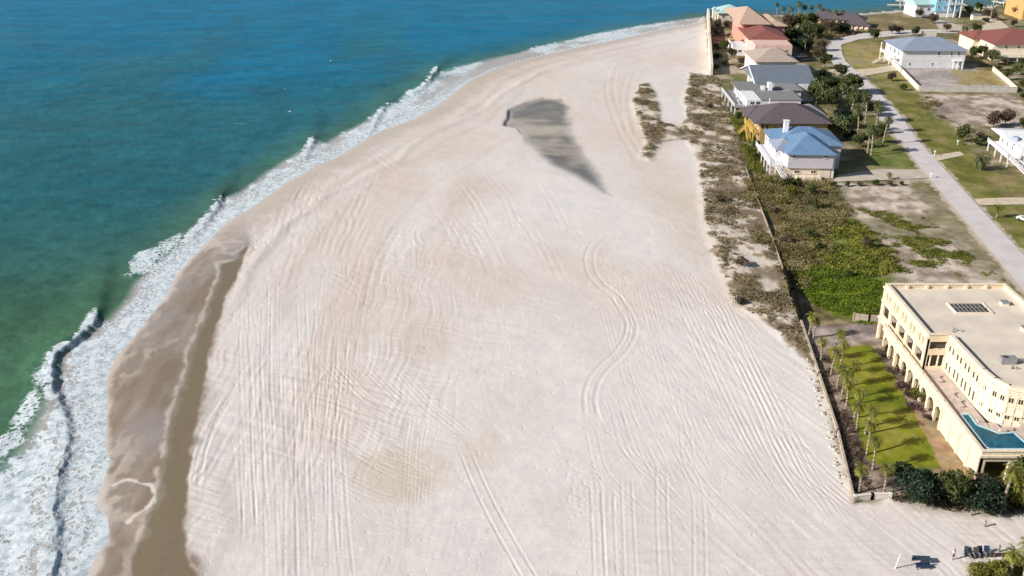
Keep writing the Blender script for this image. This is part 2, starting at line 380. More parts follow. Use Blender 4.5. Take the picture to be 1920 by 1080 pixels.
zone([(1668,112),(1805,127),(1870,135),(1905,172),(1724,169)], tone((.30,.27,.25),(.36,.32,.30),(.42,.37,.34),8,141), .6, .3, 4, 126)
zone([(1785,131),(1860,133),(1890,160),(1800,158)], gold, 2, 2, 5, 127, .9)
zone([(1572,345),(1705,338),(1770,420),(1850,480),(1895,528),(1880,540),(1670,532),(1662,480),(1625,425)], dirt, 1.2, 3, 6, 128)
zone([(1710,340),(1750,340),(1880,500),(1900,530),(1840,520),(1770,440)], sage, 2, 4, 5, 129, .6)
zone([(1600,415),(1720,395),(1790,430),(1750,450),(1680,460)], sage, 2, 5, 5, 130, .65)
zone([(1396,300),(1440,330),(1560,342),(1600,400),(1660,470),(1668,535),(1650,610),(1505,605),(1440,430)], thk, .6, 2.5, 5, 131)
zone([(1500,360),(1590,350),(1570,395),(1510,400)], tone((.10,.12,.05),(.14,.15,.07),(.20,.19,.11),4,142), 1, 2, 4, 132, .8)
zone([(1530,415),(1610,430),(1670,490),(1665,560),(1650,608),(1560,590),(1500,540),(1520,490)], green, 2, 3, 5, 133)
zone([(1501,605),(1655,608),(1680,680),(1760,780),(1850,890),(1870,960),(1780,950),(1666,936),(1601,940),(1570,810),(1535,705)], mulch, .3, .4, 3, 134)
zone([(1690,735),(1760,800),(1850,900),(1760,890),(1700,760)], clay, 1.2, 1.2, 3, 135, .8)
zone([(1548,653),(1632,644),(1660,680),(1695,735),(1764,875),(1700,890),(1625,862),(1602,790),(1575,710)], lawn, .25, .5, 3, 136)
zone([(1495,612),(1650,608),(1655,640),(1520,650)], tone((.20,.17,.16),(.30,.25,.23),(.40,.34,.31),3,143), .8, 1, 3, 137, .8)
zone([(1575,30),(1700,22),(1780,45),(1755,55),(1600,58)], tone((.17,.14,.06),(.24,.18,.10),(.34,.25,.16),14,144), 2, 3, 8, 138)
zone([(1330,40),(1395,40),(1400,110),(1410,140),(1334,138)], tone((.16,.13,.06),(.30,.24,.14),(.42,.34,.24),6,145), 1, 2, 6, 139)
zone([(1560,300),(1720,300),(1735,330),(1575,342)], grassv, .8, 1, 4, 146, .7)
zone([(1668,250),(1712,290),(1722,312),(1640,312),(1620,270)], tone((.09,.12,.02),(.13,.15,.03),(.17,.18,.05),4,147), 1, 1, 4, 148)
zone([(1850,330),(1960,320),(1960,400),(1900,396)], tone((.20,.15,.07),(.27,.20,.10),(.17,.165,.04),5,149), 2, 2, 4, 150, .7)
zone([(1815,1056),(1960,1040),(1960,1150),(1818,1120)], tone((.15,.13,.04),(.22,.19,.07),(.33,.28,.15),2,151), .8, 1.2, 3, 152)
zone([(1668,940),(1960,955),(1960,975),(1780,968),(1700,955)], tone((.16,.13,.07),(.40,.35,.27),(.50,.45,.38),2,153), .8, 1.5, 3, 154, .7)
col = np.clip(col*(.90+.2*n4[..., None]*(.4+.6*res[..., None]))*(1+(.55*(gn2-.5)+.35*(fbm(X,Y,.7,96,3)-.5))[..., None]*res[..., None]), 0, .9)

for EE in ([(1620,180),(1649,220),(1694,272),(1730,319),(1820,426),(1882,500),(1980,616)],[(1601,129),(1618,143),(1640,165),(1662,188),(1690,218),(1722,264),(1820,371),(1898,455),(2010,575)]):
    ed = seg_dist(X, Y, polyw(EE), False); col = mixc(col, C(.52,.45,.36)*np.ones(X.shape+(3,)), ss(1.5, .4, ed+(gn2-.5)*2.6)*.85)
# heights -------------------------------------------------------------------
Z = np.zeros_like(X)
Z += -.5*(1-np.clip(coast/9, 0, 1))**1.8
Z = np.where(coast < 0, -.5+np.maximum(coast, -60)*.12, Z)
sandy = (1-res)*(1-wet)*(1-run)*ss(2, 8, landd)*(1-hol)
Z += sandy*((fbm(X, Y, 14, 201, 4)-.5)*.30+(fbm(X, Y, 2.4, 203, 4)-.5)*.06+(n4-.5)*.02)
def brush(ang, wdt, ln, seed):
    c, q = math.cos(ang), math.sin(ang); a = X*c+Y*q; b_ = -X*q+Y*c
    return vn(a/ln+fbm(X, Y, 9, seed+3, 2)*1.5, (b_+(fbm(X, Y, 24, seed+5, 3)-.5)*9)/wdt, seed)-.5
reg = ss(.40,.62, fbm(X, Y, 24, 811, 3)); nearw = ss(330, 180, Y)
fine = brush(1.55,.55,9,821)*ss(15,-25,X)+brush(2.75,.55,8,823)*(1-ss(-5,30,X))*reg+brush(1.95,.6,12,825)*ss(15,38,X)+brush(.9,.6,8,827)*(1-reg)*.7+brush(.1,.6,7,829)*ss(135,105,Y)
Z += fine*sandy*nearw*.040*(.5+reg); col *= (1+fine*sandy*nearw*.035)[..., None]
Z += run*-.05+lip*.03*(1-run)+wet*(wetn-.5)*.06
SCARP = polyw([(930,238),(948,224),(951,207),(985,191),(1022,181)])
SC2 = polyw([(990,268),(1040,313),(1085,334),(1140,364)])
dS = seg_dist(X, Y, SCARP, False)
Z += -.35*ss(-5, 16, hd)-.55*ss(-.5, .8, hd)*np.exp(-(dS/8)**2)
zdune = mask(X, Y, DUNE, 2, 1)
Z += zdune*(fbm(X, Y, 7, 205, 4)*.8-.1)
Z += res*(1-zdune)*(-.06-.10*gn)
# berm beside the strand line and old scarp
Z += .22*np.exp(-((landd-24-8*(n1-.5)*4)/2.2)**2)*ss(300,420,Y)*0+.16*np.exp(-((landd-17-12*(n1-.5))/1.6)**2)*sandy*ss(150,220,Y)

TRK = .25
def rut(px_pts, half=.8, depth=.085, width=.17, single=False, jitter=.15):
    global Z
    P = np.array(px_pts, float)
    t = np.linspace(0, 1, len(P)); tt = np.linspace(0, 1, max(10, len(P)*5))
    if len(P) > 2:                                 # smooth through the points
        Px = np.interp(tt, t, P[:, 0]); Py = np.interp(tt, t, P[:, 1])
        for _ in range(4):
            Px[1:-1] = (Px[:-2]+Px[2:]+2*Px[1:-1])/4; Py[1:-1] = (Py[:-2]+Py[2:]+2*Py[1:-1])/4
        P = np.stack([Px, Py], 1)
    W = np.array([at(x, y) for x, y in P])
    i0, i1 = np.searchsorted(vs, P[:, 1].min()-25), np.searchsorted(vs, P[:, 1].max()+25)
    j0, j1 = np.searchsorted(us, P[:, 0].min()-40), np.searchsorted(us, P[:, 0].max()+40)
    if i1-i0 < 2 or j1-j0 < 2: return
    x = X[i0:i1, j0:j1]; y = Y[i0:i1, j0:j1]
    d = seg_dist(x, y, W, False)
    e = np.minimum(np.hypot(x-W[0, 0], y-W[0, 1]), np.hypot(x-W[-1, 0], y-W[-1, 1]))
    d2 = np.abs(d-(0 if single else half))
    k = np.exp(-(d2/width)**2)-.55*np.exp(-((d2-width*2.0)/(width*.9))**2)
    fade = ss(0, 4, e)*(.45+.85*fbm(x, y, 2.2, int(P[0, 0])+5, 2))
    sd = sandy[i0:i1, j0:j1]
    Z[i0:i1, j0:j1] -= depth*TRK*k*fade*sd

R = random.Random(5)
def wig(pts, a): return [(x+R.uniform(-a, a), y+R.uniform(-a, a)*.6) for x, y in pts]
# long bundle on the right
for k in range(11):
    o = k*13
    rut(wig([(1235+o*.62+R.uniform(-6,6), 492+k*4),(1285+o*.75, 610),(1345+o*.85, 740),(1395+o*.95, 840+k*5),(1450+o*1.05, 925+k*6)], 3), .85, R.uniform(.05,.13))
for k in range(4): rut(wig([(1330+k*9,560),(1392+k*10,700),(1450+k*12,820),(1500+k*16,890),(1590+k*10,955)],2), .8, .13)
for k in range(22):
    x = R.uniform(1090,1330); y = R.uniform(700,840); rut(wig([(x,y),(x+R.uniform(15,50),y+90),(x+R.uniform(60,150),y+R.uniform(150,210))],4), .85, R.uniform(.03,.075))
for k in range(24):
    x = R.uniform(1130,1360); y = R.uniform(470,640); L = R.uniform(80,200); rut(wig([(x,y),(x+L*.12,y+L*.5),(x+L*R.uniform(.2,.42),y+L)],2), .8, R.uniform(.03,.07))
# S loop
rut([(1137,440),(1112,458),(1103,485),(1108,512),(1130,538),(1152,552),(1172,580),(1187,610),(1178,640),(1160,665),(1130,690),(1112,715),(1104,745),(1110,790)], .95, .16, .3)
rut([(1150,545),(1166,575),(1176,605),(1170,635),(1152,662)], .9, .12)
# left near-vertical brushes
for k in range(34):
    x = R.uniform(440,640); y = R.uniform(520,880); L = R.uniform(100,330); s = R.uniform(-.06,.10)
    rut(wig([(x,y),(x+L*s*.5,y+L*.5),(x+L*s,y+L)],2), .85, R.uniform(.035,.10))
for k in range(20):
    x = R.uniform(590,700); y = R.uniform(500,700); L = R.uniform(100,220); s = R.uniform(-.22,-.02)
    rut(wig([(x,y),(x+L*s*.5,y+L*.5),(x+L*s,y+L)],2), .85, R.uniform(.03,.09))
# diagonal cross-hatch
for k in range(34):
    x = R.uniform(560,720); y = R.uniform(640,880); L = R.uniform(120,300); s = R.uniform(.16,.75)
    rut(wig([(x,y),(x+L*.5,y+L*.5*s+6),(x+L,y+L*s*.85)],3), .85, R.uniform(.03,.09))
for k in range(16):
    x = R.uniform(600,760); y = R.uniform(660,720); L = R.uniform(90,190); rut(wig([(x,y),(x+L*.35,y+L*.4),(x+L*.8,y+L*.75)],2), .8, R.uniform(.04,.09))
for k in range(6): rut(wig([(780+k*8,760+k*4),(772+k*6,830),(766+k*5,960)],2), .8, .05)
rut([(868,835),(890,890),(915,945),(945,1000),(985,1070),(1010,1110)], .85, .14)
rut([(700,950),(840,985),(1000,1010)], .8, .05); 
# bottom centre verticals
for x in (1118,1140,1175,1240,1305): rut(wig([(x,860+R.uniform(-60,60)),(x+3,960),(x+8,1110)],3), .75, .10)
for x in (500,540,560,620): rut(wig([(x,700),(x+4,850),(x+8,1100)],3), .8, .08)
rut([(1155,900),(1140,925),(1138,960),(1160,980)], .9, .09)
# left edge
rut([(432,735),(405,775),(378,830),(362,890),(358,930)], .9, .17, .26); rut([(420,740),(392,790),(372,850),(364,920)], .9, .10)
for k in range(14):
    x = R.uniform(365,480); y = R.uniform(760,1000); L = R.uniform(60,130); rut(wig([(x,y),(x+L*.5,y+R.uniform(-20,26)),(x+L,y+R.uniform(-30,36))],3), .8, R.uniform(.03,.08))
for k in range(20):
    x = R.uniform(380,1000); y = R.uniform(930,1090); L = R.uniform(90,260); rut(wig([(x,y),(x+L*.5,y+5),(x+L,y+12)],3), .8, R.uniform(.02,.05))
# upper beach
for k in range(16):
    x = R.uniform(560,760); y = R.uniform(300,440); L = R.uniform(40,120); rut(wig([(x,y),(x-L*.3,y+L*.5),(x-L*.45,y+L)],2), .9, R.uniform(.05,.11), .4)
for k in range(10):
    x = R.uniform(800,1010); y = R.uniform(330,470); rut(wig([(x,y),(x+30,y+35),(x+55,y+90)],2), .9, .07, .35)
rut([(1290,58),(1200,85),(1150,120),(1140,170),(1160,230),(1200,300)], 1.4, .12, .6); rut([(1300,70),(1225,95),(1180,140),(1170,190),(1185,260)], 1.4, .10, .6)
rut([(770,440),(790,470),(850,465),(905,490)], .9, .10, .35)
rut([(1316,48),(1220,66),(1120,90),(1020,130),(960,150)], 1.5, .12, .8); rut([(1250,58),(1150,80),(1060,105),(940,160),(820,215)], 1.5, .12, .8)
rut([(740,320),(650,250),(700,240),(850,238),(985,250)], 1.2, .09, .5)
# footprints and small pocks along the drift line
for k in range(1500):
    q = R.random()
    if k > 300: x = R.uniform(380,1560); y = R.uniform(420,1090)
    elif q < .5: x = R.uniform(470,640); y = 470-(x-470)*.9+R.gauss(0,22)
    elif q < .8: x = R.uniform(410,520); y = R.uniform(480,620)
    else: x = R.uniform(1060,1120); y = R.uniform(850,990)
    i = np.searchsorted(vs, y); j = np.searchsorted(us, x)
    if 2 < i < len(vs)-3 and 2 < j < len(us)-3 and sandy[i, j] > .5: Z[i-1:i+1, j-1:j+1+(k < 300)] -= R.uniform(.012,.04)

gm = bpy.data.materials.new("ground"); gm.use_nodes = True; t = gm.node_tree; p = t.nodes["Principled BSDF"]
ac = t.nodes.new("ShaderNodeAttribute"); ac.attribute_name = "albedo"; ar = t.nodes.new("ShaderNodeAttribute"); ar.attribute_name = "rough"
tc = t.nodes.new("ShaderNodeTexCoord")
fn = t.nodes.new("ShaderNodeTexNoise"); fn.inputs["Scale"].default_value = 2.6; fn.inputs["Detail"].default_value = 7; fn.inputs["Roughness"].default_value = .62
t.links.new(tc.outputs["Object"], fn.inputs["Vector"])
mr = t.nodes.new("ShaderNodeMapRange"); mr.inputs[1].default_value = .3; mr.inputs[2].default_value = .7; mr.inputs[3].default_value = .95; mr.inputs[4].default_value = 1.05
t.links.new(fn.outputs["Fac"], mr.inputs[0])
vm = t.nodes.new("ShaderNodeVectorMath"); vm.operation = 'SCALE'; t.links.new(ac.outputs["Color"], vm.inputs[0]); t.links.new(mr.outputs[0], vm.inputs["Scale"])
t.links.new(vm.outputs[0], p.inputs["Base Color"]); t.links.new(ar.outputs["Fac"], p.inputs["Roughness"]); p.inputs["Specular IOR Level"].default_value = .3
bp = t.nodes.new("ShaderNodeBump"); bp.inputs["Strength"].default_value = .30; bp.inputs["Distance"].default_value = .10
t.links.new(fn.outputs["Fac"], bp.inputs["Height"]); t.links.new(bp.outputs[0], p.inputs["Normal"])
g = grid_mesh("ground", X, Y, Z, {"albedo": col, "rough": rough}, landd > -60, gm)
tag(g, "pale beach sand with dune scrub and yards beyond it", None, None, "structure")

def zat(x, y):
    """terrain height near a world point"""
    zc = y*CP+H*SP; yc = -(y*SP-H*CP)
    px = 960+FPX*x/zc; py = 540+FPX*yc/zc
    i = min(max(np.searchsorted(vs, py), 0), len(vs)-1); j = min(max(np.searchsorted(us, px), 0), len(us)-1)
    return float(Z[i, j])

# ------------------------------------------------------------------ sea
SEA = -.5
us2 = axis(-40, 1960, 2.0, -3600, 5200, 1.3); vs2 = axis(-14, 1096, 2.0, -291, 3000, 1.25)
U2, V2, SX, SY = grid_xy(us2, vs2, SEA)
ld = sdist(SX, SY, LAND)
off = -ld+(fbm(SX, SY, 3, 301, 3)-.5)*.35        # distance out to sea
SZ = np.full(SX.shape, SEA)
SZ += (fbm(SX*.35+SY*.12, SY, 9, 303, 4)-.5)*.55*ss(4, 40, off)
SZ += (fbm(SX*.5, SY, 2.6, 305, 4)-.5)*.60*ss(2, 20, off)*ss(700, 300, SY)
def crest(pts, amps, wsea=3.2, wshore=.8, foam_from=0.0, dens=6):
    """swell line: returns height, foam weight; pts ordered so that the shore lies to the left of travel"""
    P = np.array(pts, float); n = len(P); tt = np.linspace(0, n-1, n*dens)
    px = np.interp(tt, range(n), P[:, 0]); py = np.interp(tt, range(n), P[:, 1]); am = np.interp(tt, range(n), amps)
    for _ in range(3): px[1:-1] = (px[:-2]+px[2:]+2*px[1:-1])/4; py[1:-1] = (py[:-2]+py[2:]+2*py[1:-1])/4
    W = np.array([at(a, b, SEA) for a, b in zip(px, py)])
    best = np.full(SX.shape, 1e9); side = np.zeros(SX.shape); A = np.zeros(SX.shape); S = np.zeros(SX.shape)
    lo = (SX > W[:, 0].min()-14) & (SX < W[:, 0].max()+14) & (SY > W[:, 1].min()-16) & (SY < W[:, 1].max()+16)
    x = SX[lo]; y = SY[lo]; b = np.full(x.shape, 1e9); sg = np.zeros(x.shape); aa = np.zeros(x.shape); sp_ = np.zeros(x.shape)
    for i in range(len(W)-1):
        ax, ay = W[i]; ex, ey = W[i+1]-W[i]; L = ex*ex+ey*ey+1e-9
        q = np.clip(((x-ax)*ex+(y-ay)*ey)/L, 0, 1); dx = x-ax-q*ex; dy = y-ay-q*ey; d = np.hypot(dx, dy); u = d < b
        b = np.where(u, d, b); sg = np.where(u, ex*(y-ay)-ey*(x-ax), sg); aa = np.where(u, am[i]*(1-q)+am[i+1]*q, aa); sp_ = np.where(u, (i+q)/(len(W)-1), sp_)
    nz = (fbm(x, y, 2.0, 311, 3)-.5)
    shore = sg > 0
    d = b+nz*(.35+1.5*ss(foam_from, foam_from+.1, sp_))
    wsh = wshore*1.5+(wshore*.62-wshore*1.5)*ss(foam_from-.08, foam_from+.06, sp_)
    h = aa*(.8+.4*fbm(x, y, 5, 313, 3))*np.where(shore, np.exp(-(np.maximum(d,0)/wsh)**2), np.exp(-(np.maximum(d,0)/wsea)**2))
    fo = np.where(shore, np.exp(-(d/.5)**2), np.exp(-(d/1.35)**2))*ss(foam_from-.03, foam_from+.03, sp_)
    hh = np.zeros(SX.shape); ff = np.zeros(SX.shape); fo = fo*ss(.30,.52, fbm(x, y, 2.6, 315, 4)); hh[lo] = h; ff[lo] = fo; return hh, ff
foamx = np.zeros(SX.shape); hsum = np.zeros(SX.shape)
for args in (
  ([(199,440),(197,480),(193,520),(187,555),(181,588),(178,606),(150,634),(122,652),(104,670),(97,700),(96,735),(110,770),(127,812),(123,850),(112,890),(106,930),(98,980),(103,1030),(92,1080),(88,1150)],
   [0,.10,.28,.50,.70,.95,.95,.8,.8,.8,.7,.45,.4,.4,.45,.4,.45,.4,.45,.45], 4.2, 1.5, .215),
  ([(440,318),(428,344),(415,368),(402,398),(378,424),(352,452)], [.05,.35,.6,.45,.3,.1], 4.5, 1.6, .36),
  ([(598,198),(593,225),(590,252),(582,276),(568,300)], [0,.25,.5,.5,.2], 5, 2.0, .58),
  ([(752,172),(737,187),(722,203),(706,222),(698,246)], [.05,.4,.6,.5,.2], 5, 2.0, .38),
  ([(862,92),(838,108),(822,124),(812,142),(800,158),(786,170)], [0,.35,.7,.75,.6,.3], 5, 2.3, .45),
  ):
    pts, am, w1, w2, ff0 = args
    h_, f_ = crest(pts, am, w1, w2, ff0); hsum = np.maximum(hsum, h_); foamx = np.maximum(foamx, f_)
SZ += hsum
SZ += np.minimum(off, 0)*.25-.04*ss(1.5, 0, off)
# broken water
FOAM = [(60,1250),(-60,1130),(-60,905),(0,862),(40,822),(62,785),(82,742),(98,700),(104,668),(125,652),(150,634),(176,606),(200,596),(232,560),(246,530),(285,498),(320,470),(350,440),(385,402),(413,372),(440,362),(470,343),(495,322),(530,300),(560,282),(586,258),(610,266),(640,248),(680,228),(706,204),(735,192),(760,170),(785,162),(812,140),(826,132),(850,125),(900,112),(930,106),(965,100),(1000,87),(1060,74),(1120,60),(1170,51),(1240,41),(1325,30)]
FOAM = FOAM+[(x+18, y+9) for x, y in SWASH[::-1]]
fd = sdist(SX, SY, FOAM, SEA)
tex = fbm(SX, SY, 2.2, 321, 5)
foam = ss(-.4, 4.2, fd+(tex-.5)*6.0)
foam *= .70+.5*fbm(SX, SY, 8, 323, 3)
rdg = np.abs(fbm(SX+3*tex, SY*.8, 4.0, 361, 4)-.5)*2
foam *= 1-.75*ss(.10,.42, rdg)*ss(7, 1.5, fd)*ss(0,4,off)
foam *= 1-.35*ss(.12,.40, np.abs(fbm(SX*.9, SY*.7, 7.0, 363, 4)-.5)*2)*ss(2, 6, off)
# thin lacy fringe outside the main band and streaks
STR = [(240,495),(262,470),(300,452),(335,432),(352,440),(300,500),(255,520)]
lace = mask(SX, SY, [(x, y) for x, y in STR], 1.6, 3, 4, 325)*.62
STR2 = [(-60,905),(0,862),(40,822),(62,785),(98,700),(104,668),(90,668),(55,720),(10,800),(-60,850)]
lace = np.maximum(lace, mask(SX, SY, STR2, 1.5, 2.5, 4, 327)*.50)
foam = np.maximum(foam, lace)
foam *= 1-.55*ss(.3, .1, fbm(SX, SY, 26, 329, 3))
foam *= 1-.45*ss(2, 9, fd)*ss(.35,.6,fbm(SX, SY, 12, 351, 4))
foam *= 1-(.2+.65*ss(.38,.6,fbm(SX,SY,30,353,3)))*ss(290, 400, SY)
foam = np.maximum(foam, (.50+.32*tex)*ss(9, 4.5, off+3*(tex-.5))*ss(460, 330, SY))
foam *= 1-.30*ss(12, 6, off+4*(tex-.5))*ss(1.2, 2.4, off)
foam = np.maximum(foam, foamx*1.1)
edge = np.exp(-((off-.35)/.5)**2); foam = np.maximum(foam, edge*1.0)
# whitecap flecks
fl = vn(SX*.22, SY*.12, 331); foam = np.maximum(foam, ss(.988, .997, fl)*ss(10, 30, off)*.95*ss(.5,.6,fbm(SX,SY,90,333,2)))
gcol = C(.052,.125,.075); tcol = C(.022,.122,.150); bcol = C(.0,.150,.285); mcol = C(.022,.150,.165)
big = fbm(SX*.7, SY*.45, 55, 341, 4)
wcv = mixc(gcol*np.ones(SX.shape+(3,)), tcol, ss(175, 300, SY-SX*.25+(big-.5)*60))
wcv = mixc(wcv, bcol, ss(345, 560, SY-SX*.35+(big-.5)*240))
wcv = mixc(wcv, mcol, ss(.50,.66, fbm(SX*.6, SY*.35, 40, 343, 4))*.50*ss(200,300,SY)*ss(620,460,SY-SX*.2))
wcv = mixc(wcv, C(.075,.110,.060), ss(22, 2, off)*.75*ss(120,300,SY+0*SX))
wcv = mixc(wcv, C(.09,.20,.115), ss(16, 1, np.abs(fd))*.30)
wcv *= (.80+.4*fbm(SX*.5, SY*.8, 9, 345, 5))[..., None]
wcv *= (.80+.40*fbm(SX*.45+SY*.1, SY*1.1, 3.0, 347, 5))[..., None]  # light and dark of the ripples painted into the water colour
film = ss(-.5, 2.5, fd)*ss(16, 9, off+2*(tex-.5))
wcv = mixc(wcv, C(.43,.405,.40), film*.9); wcv = mixc(wcv, C(.22,.34,.34), ss(0,3,fd)*(1-film)*.75)
wcv = mixc(wcv, C(.012,.06,.035), np.clip(hsum*.6,0,1)*ss(.2,.0,foamx)*.6)
SZ += np.clip(foam,0,1)*(tex-.5)*.30*ss(4, 14, off)
wm = bpy.data.materials.new("sea_water"); wm.use_nodes = True; t = wm.node_tree; p = t.nodes["Principled BSDF"]
aw = t.nodes.new("ShaderNodeAttribute"); aw.attribute_name = "albedo"; af = t.nodes.new("ShaderNodeAttribute"); af.attribute_name = "foam"
tc = t.nodes.new("ShaderNodeTexCoord")
vo = t.nodes.new("ShaderNodeTexVoronoi"); vo.feature = 'DISTANCE_TO_EDGE'; vo.inputs["Scale"].default_value = .85
nn = t.nodes.new("ShaderNodeTexNoise"); nn.inputs["Scale"].default_value = .9; nn.inputs["Detail"].default_value = 6; nn.inputs["Roughness"].default_value = .6
t.links.new(tc.outputs["Object"], nn.inputs["Vector"])
va = t.nodes.new("ShaderNodeVectorMath"); va.operation = 'ADD'; vs_ = t.nodes.new("ShaderNodeVectorMath"); vs_.operation = 'SCALE'; vs_.inputs["Scale"].default_value = 2.2
t.links.new(nn.outputs["Color"], vs_.inputs[0]); t.links.new(tc.outputs["Object"], va.inputs[0]); t.links.new(vs_.outputs[0], va.inputs[1]); t.links.new(va.outputs[0], vo.inputs["Vector"])
def mth(op, a, b=None, clamp=False):
    n = t.nodes.new("ShaderNodeMath"); n.operation = op; n.use_clamp = clamp
    for i, v in enumerate((a, b)):
        if v is None: continue
        if hasattr(v, "links") or hasattr(v, "node"): t.links.new(v, n.inputs[i])
        else: n.inputs[i].default_value = v
    return n.outputs[0]
# cells of open water in the foam: foam thins where the cell distance is large
cell = mth('MULTIPLY', vo.outputs["Distance"], 1.9)
thr = mth('SUBTRACT', mth('MULTIPLY', af.outputs["Fac"], 1.75), mth('ADD', cell, mth('MULTIPLY', nn.outputs["Fac"], .55)))
ff = mth('MULTIPLY', mth('ADD', thr, .12), 2.4, True)
mx = t.nodes.new("ShaderNodeMix"); mx.data_type = 'RGBA'; t.links.new(ff, mx.inputs[0]); t.links.new(aw.outputs["Color"], mx.inputs[6]); fcn = t.nodes.new("ShaderNodeTexNoise"); fcn.inputs["Scale"].default_value = .75; fcn.inputs["Detail"].default_value = 9; fcn.inputs["Roughness"].default_value = .78
fmp = t.nodes.new("ShaderNodeMapping"); fmp.inputs["Scale"].default_value = (1,.8,1); t.links.new(tc.outputs["Object"], fmp.inputs["Vector"]); t.links.new(fmp.outputs[0], fcn.inputs["Vector"])
fcr = t.nodes.new("ShaderNodeValToRGB"); fcr.color_ramp.elements[0].position = .38; fcr.color_ramp.elements[1].position = .55
fcr.color_ramp.elements[0].color = (.33,.41,.45,1); fcr.color_ramp.elements[1].color = (.64,.70,.73,1)
t.links.new(fcn.outputs["Fac"], fcr.inputs[0]); t.links.new(fcr.outputs[0], mx.inputs[7])
t.links.new(mx.outputs[2], p.inputs["Base Color"])
t.links.new(mth('ADD', mth('MULTIPLY', ff, .6), .22), p.inputs["Roughness"]); p.inputs["Specular IOR Level"].default_value = .015
wn = t.nodes.new("ShaderNodeTexNoise"); wn.inputs["Scale"].default_value = .55; wn.inputs["Detail"].default_value = 6; wn.inputs["Roughness"].default_value = .6
mp = t.nodes.new("ShaderNodeMapping"); mp.inputs["Scale"].default_value = (.45,1,1); mp.inputs["Rotation"].default_value = (0,0,.25)
t.links.new(tc.outputs["Object"], mp.inputs["Vector"]); t.links.new(mp.outputs[0], wn.inputs["Vector"])
hh = mth('ADD', mth('MULTIPLY', wn.outputs["Fac"], .9), mth('MULTIPLY', ff, .25))
b = t.nodes.new("ShaderNodeBump"); b.inputs["Strength"].default_value = .5; b.inputs["Distance"].default_value = .5
t.links.new(hh, b.inputs["Height"]); t.links.new(b.outputs[0], p.inputs["Normal"])
s = grid_mesh("sea", SX, SY, SZ, {"albedo": wcv, "foam": np.clip(foam, 0, 1.2)}, ld < 3, wm)
tag(s, "green to deep blue sea with white surf on the beach", None, None, "structure")
# ------------------------------------------------------------------ pavement sheets
def sheet(name, pts, m, z=.05, label=None, sub=3):
    W = [at(x, y) for x, y in pts]
    mb = MB(); n = len(W); mb.add([(x, y, z) for x, y in W], [tuple(range(n))])
    me = mb.mesh(name, m); import bmesh
    bm = bmesh.new(); bm.from_mesh(me); bmesh.ops.triangulate(bm, faces=bm.faces[:])
    for f_ in bm.faces:
        if f_.normal.z < 0: f_.normal_flip()
    bm.to_mesh(me); bm.free()
    o = bpy.data.objects.new(name, me); COL.objects.link(o); return tag(o, label, None, None, "structure")
asph = mat("sun_bleached_road", (.55,.515,.50), .9, .07, .25, bump=.25, bscale=3)
drv = mat("driveway_concrete", (.47,.42,.34), .9, .10, .3, bump=.2, bscale=3)
drv2 = mat("sandy_path", (.54,.46,.34), .95, .14, .6, bump=.4, bscale=3)
LE = [(1546,86),(1551,100),(1559,115),(1568,128),(1588,150),(1610,176),(1649,220),(1694,272),(1730,319),(1820,426),(1882,500),(1980,616)]
RE = [(1577,84),(1579,100),(1586,115),(1601,129),(1618,143),(1640,165),(1662,188),(1690,218),(1722,264),(1820,371),(1898,455),(2010,575)]
sheet("road", LE+RE[::-1], asph, .055, "pale grey residential road running past the houses")
sheet("road", [(1546,86),(1577,84),(1610,74),(1680,67),(1745,62),(1812,62),(1811,56),(1740,55),(1680,57),(1610,63),(1560,75),(1535,74),(1520,72),(1536,80)], asph, .045, "pale grey road bending away to the right behind the hip roofed house")
sheet("driveway", [(1764,59),(1811,60),(1806,50),(1760,36),(1738,22),(1728,23),(1752,40)], drv, .06, "pale driveway up to the bright blue house")
sheet("driveway", [(1585,131),(1618,143),(1668,134),(1690,132),(1672,122),(1640,128)], drv2, .035, "sandy drive from the road to the white lot wall")
sheet("driveway", [(1552,131),(1572,142),(1584,138),(1572,129)], drv2, .035, "short pale drive on the house side of the road bend")
sheet("driveway", [(1562,341),(1700,336),(1748,333),(1733,318),(1650,317),(1572,328)], drv, .035, "concrete drive beside the blue roofed house")
sheet("path", [(1736,291),(1766,289),(1800,284),(1808,291),(1765,300),(1748,304)], drv2, .035, "sandy track from the road towards the white house")
sheet("path", [(1826,373),(1870,371),(1980,369),(1980,383),(1880,384),(1838,385)], drv2, .035, "sandy strip crossing the verge above the palm")
sheet("path", [(1640,177),(1610,177),(1545,174),(1543,180),(1612,183),(1644,184)], drv, .03, "narrow concrete walk under the dark trees")
sheet("path", [(1808,60),(1850,45),(1815,22),(1823,20),(1875,38),(1893,52),(1860,56)], drv2, .035, "sandy lane curving above the red roofed house")

# ------------------------------------------------------------------ building helpers
def fbox(mb, O, D, u0, u1, z0, z1, n0, n1):
    """box in a wall frame: O start of the wall, D direction, outward normal to the right of D"""
    ox, oy = O; dx, dy = D; nx, ny = dy, -dx
    q = [(ox+dx*u+nx*n, oy+dy*u+ny*n) for u, n in ((u0,n1),(u1,n1),(u1,n0),(u0,n0))]
    return mb.prism(q, z0, z1)
def wall_open(mb, O, D, L, z0, z1, th, ops, n=0.0):
    us_ = sorted({0, L, *[o[0] for o in ops], *[o[1] for o in ops]})
    for a, b in zip(us_[:-1], us_[1:]):
        if b-a < 1e-4: continue
        o = sorted([(q[2], q[3]) for q in ops if q[0] <= a+1e-6 and q[1] >= b-1e-6]); z = z0
        for lo, hi in o:
            if lo > z+1e-4: fbox(mb, O, D, a, b, z, lo, n-th, n)
            z = max(z, hi)
        if z1 > z+1e-4: fbox(mb, O, D, a, b, z, z1, n-th, n)
